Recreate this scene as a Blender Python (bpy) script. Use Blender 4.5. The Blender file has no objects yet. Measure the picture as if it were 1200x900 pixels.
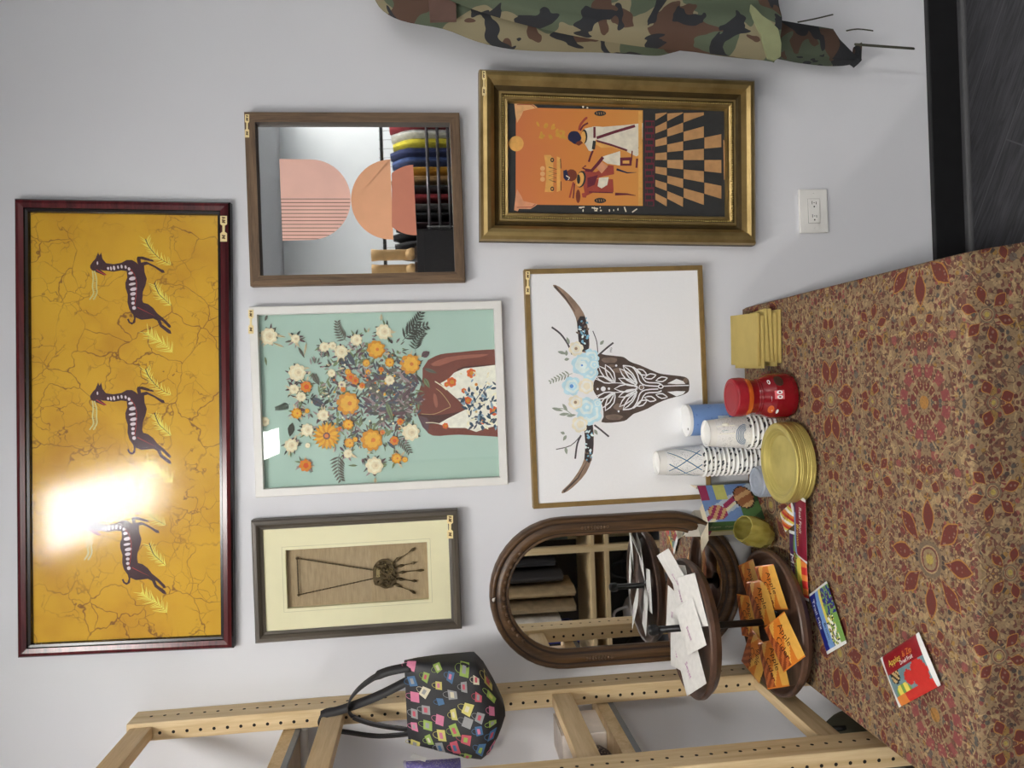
import bpy, bmesh, math, random
from math import sin, cos, pi, radians, sqrt, atan2
from mathutils import Vector, Matrix
random.seed(7)
S = bpy.context.scene
COL = S.collection
# ------------------------------------------------------------------ camera
F = 880.0
PITCH, YAW, ROLL = 0.10993, 0.00045, -0.03541
CAM = Vector((0.0, -2.0, 1.548))
_f = Vector((sin(YAW)*cos(PITCH), cos(YAW)*cos(PITCH), -sin(PITCH)))
_x = Vector((cos(YAW), -sin(YAW), 0)); _u = _x.cross(_f)
XR = _x*cos(ROLL) + _u*sin(ROLL); UR = -_x*sin(ROLL) + _u*cos(ROLL)
cd = bpy.data.cameras.new('camera'); cam = bpy.data.objects.new('camera', cd); COL.objects.link(cam)
cd.sensor_width = 36.0; cd.lens = F/1200*36; cd.clip_start = 0.02
# the phone was turned on its side: image right is down in the room, image up is room right
R3 = Matrix((-UR, XR, -_f)).transposed()
cam.matrix_world = Matrix.Translation(CAM) @ R3.to_4x4()
S.camera = cam
S.view_settings.view_transform = 'Standard'; S.view_settings.look = 'None'
S.view_settings.gamma = 1.0; S.view_settings.use_curve_mapping = False
S.view_settings.exposure = 0.66
wd = bpy.data.worlds.new('world'); S.world = wd; wd.use_nodes = True
wd.node_tree.nodes['Background'].inputs[0].default_value = (0.75, 0.85, 1, 1)
wd.node_tree.nodes['Background'].inputs[1].default_value = 0.3
LIGHT_E = 29.0
CEIL = 3.05; BACK = -6.3; LEFT = -3.6; RIGHT = 4.2
# light panels in the ceiling: x, y
LIGHTS = [(-0.47, -1.70), (-0.47, -5.0), (1.75, -3.75), (-2.4, -2.9), (3.4, -5.2)]  # last panel is an added, unseen one that brightens the opposite wall

def ray(u, v): return _f + XR*((450-v)/F) + UR*((600-u)/F)
def pl(u, v, ax, val):
    d = ray(u, v); return CAM + d*((val-CAM[ax])/d[ax])
def W(u, v, y=0.0): return pl(u, v, 1, y)
def T(u, v, z): return pl(u, v, 2, z)
# ------------------------------------------------------------------ colours and materials
def lin(c):
    c = c/255.0
    return c/12.92 if c <= .04045 else ((c+.055)/1.055)**2.4
def pc(r, g, b, k=1.25): return tuple(min(.88, lin(x)*k) for x in (r, g, b))
MATS = {}
class NT:
    def __init__(s, name):
        m = bpy.data.materials.new(name); m.use_nodes = True; s.m = m; s.t = m.node_tree
        s.b = s.t.nodes['Principled BSDF']; s.out = s.t.nodes['Material Output']
        s._co = None
    def n(s, typ, **kw):
        nd = s.t.nodes.new(typ)
        for k, v in kw.items():
            if k.startswith('i_'): nd.inputs[k[2:].replace('_', ' ')].default_value = v
            else: setattr(nd, k, v)
        return nd
    def l(s, a, b): s.t.links.new(a, b)
    def co(s):
        if s._co is None:
            s._co = s.n('ShaderNodeNewGeometry').outputs['Position']
        return s._co
    def mp(s, scale=(1, 1, 1), rot=(0, 0, 0)):
        m = s.n('ShaderNodeMapping'); s.l(s.co(), m.inputs[0])
        m.inputs['Scale'].default_value = scale; m.inputs['Rotation'].default_value = rot
        return m.outputs[0]
    def noise(s, vec=None, scale=5, detail=3, rough=.5, dist=0):
        n = s.n('ShaderNodeTexNoise'); s.l(vec if vec is not None else s.co(), n.inputs['Vector'])
        n.inputs['Scale'].default_value = scale; n.inputs['Detail'].default_value = detail
        n.inputs['Roughness'].default_value = rough; n.inputs['Distortion'].default_value = dist
        return n.outputs['Fac']
    def vor(s, vec=None, scale=5, feature='F1', out='Distance', rnd=1.0):
        n = s.n('ShaderNodeTexVoronoi', feature=feature); s.l(vec if vec is not None else s.co(), n.inputs['Vector'])
        n.inputs['Scale'].default_value = scale; n.inputs['Randomness'].default_value = rnd
        return n.outputs[out]
    def ramp(s, fac, stops, interp='LINEAR'):
        r = s.n('ShaderNodeValToRGB'); s.l(fac, r.inputs[0]); e = r.color_ramp.elements; r.color_ramp.interpolation = interp
        while len(e) < len(stops): e.new(.5)
        for i, (p, c) in enumerate(stops):
            e[i].position = p
            e[i].color = (c, c, c, 1) if isinstance(c, (int, float)) else (*c[:3], 1)
        return r.outputs[0]
    def mix(s, fac, a, b, mode='MIX'):
        m = s.n('ShaderNodeMix', data_type='RGBA', blend_type=mode)
        for i, x in ((0, fac), (6, a), (7, b)):
            if isinstance(x, (int, float)): m.inputs[i].default_value = x
            elif isinstance(x, tuple): m.inputs[i].default_value = (*x[:3], 1)
            else: s.l(x, m.inputs[i])
        return m.outputs[2]
    def ma(s, op, a, b=0.0, c=0.0):
        m = s.n('ShaderNodeMath', operation=op)
        for i, x in enumerate((a, b, c)):
            if isinstance(x, (int, float)): m.inputs[i].default_value = x
            else: s.l(x, m.inputs[i])
        return m.outputs[0]
    def base(s, c):
        if isinstance(c, tuple): s.b.inputs['Base Color'].default_value = (*c[:3], 1)
        else: s.l(c, s.b.inputs['Base Color'])
    def bump(s, h, strength=.2, dist=.01):
        b = s.n('ShaderNodeBump'); b.inputs['Strength'].default_value = strength; b.inputs['Distance'].default_value = dist
        s.l(h, b.inputs['Height']); s.l(b.outputs[0], s.b.inputs['Normal'])
    def set(s, rough=.6, metal=0, spec=.5):
        s.b.inputs['Roughness'].default_value = rough; s.b.inputs['Metallic'].default_value = metal
        s.b.inputs['Specular IOR Level'].default_value = spec
        return s
def mat(name, c, rough=.6, metal=0, var=.08, scale=30, spec=.5, bump=0):
    """plain surface: one colour with a slight procedural mottle"""
    if name in MATS: return MATS[name]
    t = NT(name).set(rough, metal, spec)
    n = t.noise(scale=scale, detail=3)
    lo = tuple(x*(1-var) for x in c); hi = tuple(min(1, x*(1+var)) for x in c)
    t.base(t.ramp(n, [(.3, lo), (.7, hi)]))
    if bump: t.bump(n, bump, .004)
    MATS[name] = t.m; return t.m
def wood(name, c1, c2, axis='z', scale=9, rough=.5, knots=False, bump=.15):
    t = NT(name).set(rough)
    sc = {'x': (.9, 14, 14), 'y': (14, .9, 14), 'z': (14, 14, .9)}[axis]
    v = t.mp(sc)
    n = t.noise(v, scale*.35, 5, .6, .6)
    n2 = t.noise(v, scale*1.6, 4, .7, .2)
    f = t.ma('ADD', t.ma('MULTIPLY', n, .65), t.ma('MULTIPLY', n2, .35))
    c = t.ramp(f, [(.36, c2), (.5, tuple((a+b)/2 for a, b in zip(c1, c2))), (.64, c1)])
    if knots:
        k = t.vor(scale=5.5)
        c = t.mix(t.ramp(k, [(.03, 1.0), (.075, 0.0)]), c, tuple(x*.35 for x in c2))
    t.base(c); t.bump(f, bump, .003); return t.m
def glass_mat(name, rough):
    t = NT(name); tr = t.n('ShaderNodeBsdfTransparent'); gl = t.n('ShaderNodeBsdfGlossy'); fr = t.n('ShaderNodeFresnel')
    gl.inputs['Roughness'].default_value = rough; fr.inputs[0].default_value = 1.5
    n = t.noise(scale=3); mx = t.n('ShaderNodeMixShader')
    gg = t.n('ShaderNodeNewGeometry')
    t.l(t.ma('MULTIPLY', t.ma('MULTIPLY', fr.outputs[0], t.ma('SUBTRACT', 1.0, gg.outputs['Backfacing'])), t.ramp(n, [(.3, .85), (.7, .9)])), mx.inputs[0])
    t.l(tr.outputs[0], mx.inputs[1]); t.l(gl.outputs[0], mx.inputs[2]); t.l(mx.outputs[0], t.out.inputs[0])
    t.t.nodes.remove(t.b)
    return t.m
# ------------------------------------------------------------------ mesh builder
class MB:
    def __init__(s): s.v = []; s.f = []; s.mi = []; s.sm = []; s.mats = []
    def m(s, mt):
        if mt not in s.mats: s.mats.append(mt)
        return s.mats.index(mt)
    def add(s, vs, fs, mt, smooth=False):
        o = len(s.v); s.v += [tuple(x) for x in vs]; i = s.m(mt)
        for f in fs: s.f.append([o+k for k in f]); s.mi.append(i); s.sm.append(smooth)
    def poly(s, pts, mt): s.add(pts, [list(range(len(pts)))], mt)
    def box(s, c, d, mt, M=None, bev=0):
        bm = bmesh.new(); bmesh.ops.create_cube(bm, size=1)
        bmesh.ops.scale(bm, vec=Vector(d), verts=bm.verts)
        if bev: bmesh.ops.bevel(bm, geom=bm.edges[:], offset=bev, segments=2, affect='EDGES', profile=.6)
        if M is not None: bmesh.ops.transform(bm, matrix=M, verts=bm.verts)
        bmesh.ops.translate(bm, vec=Vector(c), verts=bm.verts)
        bm.verts.index_update()
        s.add([v.co for v in bm.verts], [[v.index for v in f.verts] for f in bm.faces], mt); bm.free()
    def prism(s, pts, off, mt):
        n = len(pts); off = Vector(off); a = [Vector(p) for p in pts]; b = [p+off for p in a]
        s.add(a+b, [list(range(n)), list(range(2*n-1, n-1, -1))]+[[i, i+n, (i+1) % n+n, (i+1) % n] for i in range(n)], mt)
    def tube(s, path, r, mt, n=8, cap=True, sq=None):
        path = [Vector(p) for p in path]; vs = []; fs = []; rr = r if isinstance(r, (list, tuple)) else [r]*len(path)
        prev = None
        for i, p in enumerate(path):
            d = (path[min(i+1, len(path)-1)]-path[max(i-1, 0)]).normalized()
            if prev is None: a = d.orthogonal().normalized()
            else: a = (prev-d*prev.dot(d)).normalized()
            prev = a; b = d.cross(a)
            for k in range(n):
                t = 2*pi*k/n; x, y = cos(t), sin(t)
                if sq: y *= sq
                vs.append(p+(a*x+b*y)*rr[i])
        for i in range(len(path)-1):
            for k in range(n): fs.append([i*n+k, i*n+(k+1) % n, (i+1)*n+(k+1) % n, (i+1)*n+k])
        if cap: fs.append(list(range(n-1, -1, -1))); fs.append([(len(path)-1)*n+k for k in range(n)])
        s.add(vs, fs, mt, True)
    def lathe(s, c, prof, mt, n=40, M=None, flute=None):
        """prof: (r, z) or (r, z, material) rings"""
        c = Vector(c); rings = []
        for q in prof:
            r, z = q[:2]; ring = []
            for k in range(n):
                t = 2*pi*k/n; rr = r*(1+(flute*cos(t*n/4) if flute else 0))
                p = Vector((rr*cos(t), rr*sin(t), z)); ring.append(c+(M @ p if M else p))
            rings.append(ring)
        for i in range(len(prof)-1):
            m_ = prof[i+1][2] if len(prof[i+1]) > 2 else mt
            s.add(rings[i]+rings[i+1], [[k, (k+1) % n, n+(k+1) % n, n+k] for k in range(n)], m_, True)
    def ell(s, c, r, mt, M=None, seg=14, rings=8):
        bm = bmesh.new(); bmesh.ops.create_uvsphere(bm, u_segments=seg, v_segments=rings, radius=1)
        bmesh.ops.scale(bm, vec=Vector(r), verts=bm.verts)
        if M is not None: bmesh.ops.transform(bm, matrix=M, verts=bm.verts)
        bmesh.ops.translate(bm, vec=Vector(c), verts=bm.verts); bm.verts.index_update()
        s.add([v.co for v in bm.verts], [[v.index for v in f.verts] for f in bm.faces], mt, True); bm.free()
    def grid(s, rows, mt, smooth=True, matf=None):
        nu = len(rows[0]); vs = [p for r in rows for p in r]; o = len(s.v); s.v += [tuple(x) for x in vs]
        for j in range(len(rows)-1):
            for i in range(nu-1):
                s.f.append([o+j*nu+i, o+j*nu+i+1, o+(j+1)*nu+i+1, o+(j+1)*nu+i])
                s.mi.append(s.m(matf(j, i) if matf else mt)); s.sm.append(smooth)
    def build(s, name, parent=None, loc=None):
        me = bpy.data.meshes.new(name)
        if parent is not None:
            o0 = root_loc(parent); L = Vector((0, 0, 0))
        else:
            if loc is None:
                xs = list(zip(*s.v)); loc = ((min(xs[0])+max(xs[0]))/2, (min(xs[1])+max(xs[1]))/2, min(xs[2]))
            o0 = Vector(loc); L = o0
        me.from_pydata([tuple(Vector(v)-o0) for v in s.v], [], s.f)
        for m_ in s.mats: me.materials.append(m_)
        me.polygons.foreach_set('material_index', s.mi); me.polygons.foreach_set('use_smooth', s.sm)
        me.update()
        o = bpy.data.objects.new(name, me); COL.objects.link(o); o.location = L
        if parent is not None: o.parent = parent
        return o
def root_loc(o):
    while o.parent: o = o.parent
    return o.location.copy()
def thing(name, label, cat, loc, group=None):
    o = bpy.data.objects.new(name, None); COL.objects.link(o); o.location = loc; o.empty_display_size = .1
    return tag(o, label, cat, group)
def tag(o, label, cat, group=None, kind=None):
    o['label'] = label; o['category'] = cat
    if group: o['group'] = group
    if kind: o['kind'] = kind
    return o
def struct(mb, name):
    o = mb.build(name); o['kind'] = 'structure'; return o
def part(name, parent, fn):
    mb = MB(); fn(mb); return mb.build(name, parent)
def dup(root, loc, label, rotz=None, rot=None):
    r = root.copy(); COL.objects.link(r); r.location = loc; r['label'] = label
    if rotz is not None: r.rotation_euler = (0, 0, rotz)
    if rot is not None: r.rotation_euler = rot
    for ch in list(root.children):
        c = ch.copy(); COL.objects.link(c); c.parent = r
        for g in ch.children:
            d = g.copy(); COL.objects.link(d); d.parent = c
    return r
_tc = {}
def text_geo(body):
    if body not in _tc:
        cu = bpy.data.curves.new('t', 'FONT'); cu.body = body; cu.align_x = 'CENTER'; cu.align_y = 'CENTER'; cu.resolution_u = 2
        o = bpy.data.objects.new('t', cu); COL.objects.link(o); bpy.context.view_layer.update()
        me = bpy.data.meshes.new_from_object(o.evaluated_get(bpy.context.evaluated_depsgraph_get()))
        vs = [v.co.copy() for v in me.vertices]; fs = [list(p.vertices) for p in me.polygons]
        bpy.data.objects.remove(o); bpy.data.curves.remove(cu); bpy.data.meshes.remove(me)
        w = max(v.x for v in vs)-min(v.x for v in vs)
        _tc[body] = ([(v.x/w, v.y/w) for v in vs], fs)
    return _tc[body]
def put_text(mb, body, c, ax, up, width, mt, shear=0, hs=1.0):
    """ax, up: unit vectors of the baseline and the letters' height; width of the whole word"""
    vs, fs = text_geo(body); c, ax, up = Vector(c), Vector(ax), Vector(up)
    mb.add([c+ax*(x+shear*y)*width+up*y*width*hs for x, y in vs], fs, mt)
# ------------------------------------------------------------------ materials
wt = NT('painted wall').set(.75, 0, .3)
wt.base(wt.ramp(wt.noise(scale=2.5, detail=2), [(.3, (.70, .708, .745)), (.7, (.73, .738, .775))])); wt.bump(wt.noise(scale=220, detail=2), .08, .002)
M_WALL = wt.m
M_WALL2 = mat('opposite wall paint', (.84, .87, .89), .7, var=.03, scale=2)
M_CEIL = mat('ceiling tile', (.55, .55, .57), .9, var=.04, scale=40, bump=.2)
M_BLACK = mat('satin black paint', (.008, .008, .009), .35, var=.2)
M_GREYTRIM = mat('grey vinyl trim', (.06, .06, .065), .4)
ft = NT('dark grey plank floor').set(.55)
br = ft.n('ShaderNodeTexBrick'); mpv = ft.mp((1, 1, 1), (0, 0, .55)); ft.l(mpv, br.inputs['Vector'])
for k, v in (('Scale', 1.0), ('Mortar Size', .002), ('Brick Width', 1.2), ('Row Height', .18), ('Mortar Smooth', .1)): br.inputs[k].default_value = v
br.inputs['Color1'].default_value = (.028, .028, .032, 1); br.inputs['Color2'].default_value = (.04, .04, .045, 1); br.inputs['Mortar'].default_value = (.09, .09, .1, 1)
mg = ft.n('ShaderNodeMapping'); ft.l(mpv, mg.inputs[0]); mg.inputs['Scale'].default_value = (1.5, 16, 1)
gr = ft.noise(mg.outputs[0], 4, 6, .65, 1.2)
ft.base(ft.mix(ft.ramp(gr, [(.4, 0.0), (.62, .8)]), br.outputs['Color'], (.075, .075, .085))); ft.bump(gr, .2, .003)
M_FLOOR = ft.m
M_PINE = wood('pale pine', pc(214, 192, 152, 1.1), pc(188, 160, 116, 1.1), 'z', 8, .55, bump=.1)
M_PINEY = wood('pale pine along depth', pc(208, 184, 146, 1.1), pc(182, 154, 112, 1.1), 'y', 8, .55, bump=.1)
M_PINEX = wood('pale pine across', pc(208, 184, 146, 1.1), pc(182, 154, 112, 1.1), 'x', 8, .55, bump=.1)
M_HOLE = mat('peg hole shadow', (.012, .008, .005), .9)
M_GREYEDGE = mat('grey metal edging', pc(110, 114, 118), .45, .3)
M_BOARD = mat('grey brown board', pc(150, 135, 115), .7, var=.1, scale=20)
M_TAG = mat('kraft price tag', pc(222, 200, 148), .8, var=.05)
M_TAGINK = mat('price tag ink', pc(90, 66, 36), .8)
GL_CLEAR = glass_mat('clear picture glass', .015)
GL_SOFT = glass_mat('hazy acrylic glazing', .14)
mi = NT('silvered mirror'); mi.set(.015, 1.0)
mi.base(mi.ramp(mi.noise(scale=6), [(.3, (.84, .86, .86)), (.7, (.87, .89, .89))])); M_MIRROR = mi.m
# ------------------------------------------------------------------ room shell
def shell():
    def slab(name, a, b, mt):
        mb = MB(); a, b = Vector(a), Vector(b); mb.box((a+b)/2, b-a, mt); struct(mb, name)
    slab('wall_back', (LEFT-.1, 0, -.1), (RIGHT+.1, .1, CEIL+.1), M_WALL)
    slab('wall_front', (LEFT-.1, BACK-.1, -.1), (RIGHT+.1, BACK, CEIL+.1), M_WALL2)
    slab('wall_left', (LEFT-.1, BACK, -.1), (LEFT, 0, CEIL+.1), M_WALL2)
    slab('wall_right', (RIGHT, BACK, -.1), (RIGHT+.1, 0, CEIL+.1), M_WALL2)
    slab('floor', (LEFT, BACK, -.1), (RIGHT, 0, 0), M_FLOOR)
    slab('ceiling', (LEFT, BACK, CEIL), (RIGHT, 0, CEIL+.1), M_CEIL)
    mb = MB(); mb.box(((LEFT+RIGHT)/2, -.0085, .053), (RIGHT-LEFT, .017, .106), M_BLACK, bev=.003); struct(mb, 'baseboard_back')
    mb = MB()
    mb.prism([(LEFT, -.017-.016*sin(t), .0005+.016*cos(t)) for t in [i*pi/10 for i in range(6)]]+[(LEFT, -.017, .0005)], (RIGHT-LEFT, 0, 0), M_GREYTRIM)
    struct(mb, 'trim_1')
shell()
def lamp(i, x, y):
    t = thing('ceiling_light', ['bright flat panel light in the ceiling near the framed wall', 'flat panel light at the far end of the ceiling',
        'flat panel light over the clothes rack', 'flat panel light over the pine shelving side', 'flat panel light added out of view to brighten the opposite wall'][i], 'ceiling light', (x, y, CEIL), 'ceiling panel lights')
    w, l = .25, 1.25
    fm = mat('white lamp frame', (.8, .8, .8), .4)
    def fr(mb):
        for sx in (-1, 1): mb.box((x+sx*(w/2+.015), y, CEIL-.015), (.03, l+.06, .03), fm, bev=.004)
        for sy in (-1, 1): mb.box((x, y+sy*(l/2+.015), CEIL-.015), (w, .03, .03), fm, bev=.004)
    part('frame', t, fr)
    e = NT('lit diffuser'); e.b.inputs['Base Color'].default_value = (.9, .9, .9, 1)
    e.l(e.ramp(e.noise(scale=4), [(.2, (1, .965, .92)), (.8, (1, .975, .935))]), e.b.inputs['Emission Color'])
    e.b.inputs['Emission Strength'].default_value = LIGHT_E
    part('diffuser', t, lambda mb: mb.box((x, y, CEIL-.012), (w, l, .012), e.m))
for i, (x, y) in enumerate(LIGHTS): lamp(i, x, y)
# ------------------------------------------------------------------ framed pictures on the wall
class Rect:
    """a rectangle hung on the wall, its front corners at distance d from the wall"""
    def __init__(s, px, d):
        w = [W(u, v, -d) for u, v in px]        # tr, br, bl, tl
        s.c = sum(w, Vector())/4; s.c.y = 0
        a = ((w[0]-w[3])+(w[1]-w[2])); b = ((w[0]-w[1])+(w[3]-w[2])); a.y = b.y = 0
        s.w = a.length/2; s.h = b.length/2
        ang = (atan2(a.z, a.x) + atan2(-b.x, b.z))/2
        s.A = Vector((cos(ang), 0, sin(ang))); s.B = Vector((-sin(ang), 0, cos(ang)))
    def p(s, a, b, d): return s.c+s.A*a+s.B*b+Vector((0, -d, 0))
    def ring(s, mb, prof, mt):
        """prof: (inset, height[, material]) from the outer wall edge to the sight edge"""
        rg = []
        for q in prof:
            o, d = q[:2]; x, z = s.w/2-o, s.h/2-o
            rg.append([s.p(-x, -z, d), s.p(x, -z, d), s.p(x, z, d), s.p(-x, z, d)])
        for i in range(len(prof)-1):
            m_ = prof[i+1][2] if len(prof[i+1]) > 2 else mt
            for k in range(4):
                m2 = m_[k % 2] if isinstance(m_, (list, tuple)) else m_
                mb.add([rg[i][k], rg[i][(k+1) % 4], rg[i+1][(k+1) % 4], rg[i+1][k]], [[0, 1, 2, 3]], m2)
    def sheet(s, mb, inset, d, mt, th=.003):
        x, z = s.w/2-inset, s.h/2-inset
        mb.prism([s.p(-x, -z, d), s.p(x, -z, d), s.p(x, z, d), s.p(-x, z, d)], (0, th, 0), mt)
class Art:
    """flat printed shapes traced on the sheet, each a hair above the last"""
    def __init__(s, mb, d): s.mb = mb; s.d = d; s.k = 0; s.f = lambda x, y: (x, y)
    def crop(s, x0, y0, sc, du=0, dv=0): s.f = lambda x, y: (x0+x/sc+du, y0+y/sc+dv); s.sc = sc; return s
    def lift(s): s.k += 1; return s.d+s.k*1.1e-5
    def P(s, x, y, d): u, v = s.f(x, y); return W(u, v, -d)
    def poly(s, pts, mt, lift=True):
        d = s.lift() if lift else s.d+(s.k+.5)*1.1e-5
        s.mb.poly([s.P(x, y, d) for x, y in pts], mt)
    def circ(s, x, y, r, mt, ry=None, n=14, rot=0, wob=0, lift=True):
        ry = ry or r; pts = []
        for i in range(n):
            t = 2*pi*i/n; q = 1+(wob*random.uniform(-1, 1) if wob else 0)
            a, b = r*cos(t)*q, ry*sin(t)*q
            pts.append((x+a*cos(rot)-b*sin(rot), y+a*sin(rot)+b*cos(rot)))
        s.poly(pts, mt, lift)
    def stroke(s, pts, w, mt, taper=False, lift=True, closed=False):
        """constant or tapering line as a strip of quads"""
        if closed: pts = list(pts)+[pts[0], pts[1]]
        d = s.lift() if lift else s.d+(s.k+.5)*1.1e-5
        L, R = [], []; n = len(pts)
        for i in range(n):
            a = pts[max(i-1, 0)]; b = pts[min(i+1, n-1)]; dx, dy = b[0]-a[0], b[1]-a[1]; q = math.hypot(dx, dy) or 1
            ww = w/2*((1-.85*i/(n-1)) if taper else 1)
            nx, ny = -dy/q*ww, dx/q*ww
            L.append(s.P(pts[i][0]+nx, pts[i][1]+ny, d)); R.append(s.P(pts[i][0]-nx, pts[i][1]-ny, d))
        s.mb.add(L+R, [[i, i+1, n+i+1, n+i] for i in range(n-1)], mt)
    def leaf(s, x, y, ln, ang, w, mt, rib=None):
        a = radians(ang); ca, sa = cos(a), sin(a); pts = []
        for t, q in ((0, 0), (.2, .7), (.45, 1), (.75, .62), (1, 0)): pts.append((t*ln, q*w/2))
        pts += [(t*ln, -q*w/2) for t, q in ((.75, .62), (.45, 1), (.2, .7))]
        s.poly([(x+p*ca-q*sa, y+p*sa+q*ca) for p, q in pts], mt, False); s.k += .12
        if rib: s.stroke([(x, y), (x+ln*.9*ca, y+ln*.9*sa)], max(w*.12, 1), rib)
    def fern(s, x, y, ln, ang, mt, n=7, ll=.45, w=.1, bend=0, stem=None):
        px, py, a = x, y, ang; pts = [(x, y)]
        for i in range(n):
            a += bend/n; px += cos(radians(a))*ln/n; py += sin(radians(a))*ln/n; pts.append((px, py))
            q = ln*ll*(1-.6*i/n)
            for sg in (-1, 1): s.leaf(px, py, q, a+sg*52, ln*w, mt)
        s.stroke(pts, max(ln*.02, 1.2), stem or mt)
    def flower(s, x, y, r, cols, petals=9, core=None, rot=None):
        """rose or daisy of several petal rings, outer first"""
        rot = random.random() if rot is None else rot
        for j, c in enumerate(cols):
            R = r*(1-.27*j); n = max(5, petals-j); pts = []
            for i in range(n*4):
                t = 2*pi*i/(n*4)+rot+j*.4; q = .82+.18*abs(cos(n*(t-rot)/2))+random.uniform(-.04, .04)
                pts.append((x+R*q*cos(t)+r*.05*j, y+R*q*sin(t)))
            s.poly(pts, c)
        if core: s.circ(x, y, r*.2, core)
def smooth(pts, k=3, closed=False):
    out = []; n = len(pts)
    for i in range(n if closed else n-1):
        g = lambda j: pts[j % n] if closed else pts[min(max(j, 0), n-1)]
        p0, p1, p2, p3 = g(i-1), g(i), g(i+1), g(i+2)
        for j in range(k):
            t = j/k
            out.append(tuple(.5*((2*p1[c])+(-p0[c]+p2[c])*t+(2*p0[c]-5*p1[c]+4*p2[c]-p3[c])*t*t+(-p0[c]+3*p1[c]-3*p2[c]+p3[c])*t**3) for c in range(len(p1))))
    if not closed: out.append(tuple(pts[-1]))
    return out
def price_tag(parent, u0, v0, u1, v1, d):
    """barbell shaped kraft price sticker on the frame face"""
    def f(mb):
        a = Art(mb, d+.0012); a.f = lambda x, y: (u0+(u1-u0)*x, v0+(v1-v0)*y)
        pts = [(0, 0), (1, 0), (1, .32), (.68, .38), (.68, .62), (1, .68), (1, 1), (0, 1), (0, .68), (.32, .62), (.32, .38), (0, .32)]
        q = [a.P(x, y, a.d) for x, y in pts]; mb.prism(q, (0, .0008, 0), M_TAG)
        for y in (.06, .16, .24, .76, .86): a.stroke([(.25, y), (.75, y+.02)], .05, M_TAGINK)
        a.stroke([(.5, .06), (.3, .16), (.6, .25)], .09, M_TAGINK); a.circ(.5, .84, .16, M_TAGINK, .05)
    return part('price_tag', parent, f)

# --- gold batik with three antelopes
D = .028
rb = Rect([(16, 232), (270, 236), (272, 760), (18, 773)], D)
t = thing('framed_batik', 'long mahogany-framed golden batik picture of three leaping antelopes', 'picture', rb.p(0, -rb.h/2, 0))
M_MAHO = wood('mahogany lacquer', pc(92, 30, 34), pc(48, 16, 20), 'x', 6, .25, bump=.03)
M_MAHO2 = mat('black lacquer step', (.01, .006, .008), .25)
part('frame', t, lambda mb: rb.ring(mb, [(0, 0), (0, .02, M_MAHO2), (.004, .026, M_MAHO2), (.012, .029), (.023, .027), (.025, .023, M_MAHO2), (.031, .022, M_MAHO2), (.033, .012, M_MAHO2)], M_MAHO))
bt = NT('golden batik cloth').set(.7)
n = bt.noise(scale=5, detail=4, rough=.6)
base = bt.ramp(n, [(.3, pc(184, 134, 20, 1.15)), (.5, pc(200, 154, 28, 1.15)), (.7, pc(208, 164, 36, 1.15))])
def warp(tn, sc, amt):
    nz = tn.n('ShaderNodeTexNoise'); tn.l(tn.co(), nz.inputs['Vector']); nz.inputs['Scale'].default_value = sc; nz.inputs['Detail'].default_value = 4
    vm = tn.n('ShaderNodeVectorMath', operation='MULTIPLY_ADD'); tn.l(nz.outputs['Color'], vm.inputs[0]); vm.inputs[1].default_value = (amt,)*3; tn.l(tn.co(), vm.inputs[2])
    return vm.outputs[0]
wv = warp(bt, 7, .22)
e1 = bt.vor(wv, 8, 'DISTANCE_TO_EDGE'); e2 = bt.vor(warp(bt, 12, .12), 20, 'DISTANCE_TO_EDGE')
m1 = bt.ma('MULTIPLY', bt.ramp(e1, [(.003, .8), (.016, 0.0)]), bt.ramp(bt.noise(scale=4), [(.38, 0.0), (.54, 1.0)]))
m2 = bt.ma('MULTIPLY', bt.ramp(e2, [(.003, .9), (.022, 0.0)]), bt.ramp(bt.noise(scale=9), [(.44, 0.0), (.60, .8)]))
bt.base(bt.mix(bt.ma('MAXIMUM', m1, m2), base, pc(92, 44, 24)))
M_BATIK = bt.m
M_ANT = mat('dark plum dye', pc(58, 30, 38), .7, var=.15); M_BONE = mat('pale lilac dye', pc(205, 195, 200), .7)
M_PLANT = mat('pale lime dye', pc(214, 208, 96), .7); M_PLANTD = mat('dark stem dye', pc(52, 50, 40), .7); M_REDD = mat('red dye accent', pc(170, 50, 50), .7)
M_REED = mat('pale sage dye', pc(186, 186, 128), .7)
ANT = [(165, 200), (185, 170), (205, 150), (225, 100), (234, 125), (248, 102), (258, 150), (285, 182), (340, 190), (400, 180), (440, 158), (480, 158), (510, 175), (524, 190), (515, 150), (522, 133), (560, 132), (640, 158), (645, 172), (600, 165), (545, 152), (548, 178), (590, 170), (650, 200), (700, 228), (720, 235), (728, 255), (705, 255), (650, 215), (600, 192), (572, 200), (575, 250), (592, 300), (582, 350), (562, 400), (558, 460), (565, 480), (600, 490), (640, 520), (670, 560), (720, 600), (770, 650), (775, 665), (760, 670), (710, 620), (695, 612), (708, 645), (770, 690), (778, 715), (755, 712), (690, 660), (670, 615), (640, 600), (600, 605), (550, 610), (508, 592), (505, 630), (480, 646), (455, 632), (443, 606), (455, 600), (466, 625), (484, 630), (495, 600), (488, 570), (460, 530), (446, 480), (448, 420), (432, 370), (430, 330), (445, 290), (440, 242), (400, 237), (340, 247), (290, 240), (262, 238), (240, 232), (288, 268), (270, 275), (210, 250), (178, 235), (165, 218)]
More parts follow.
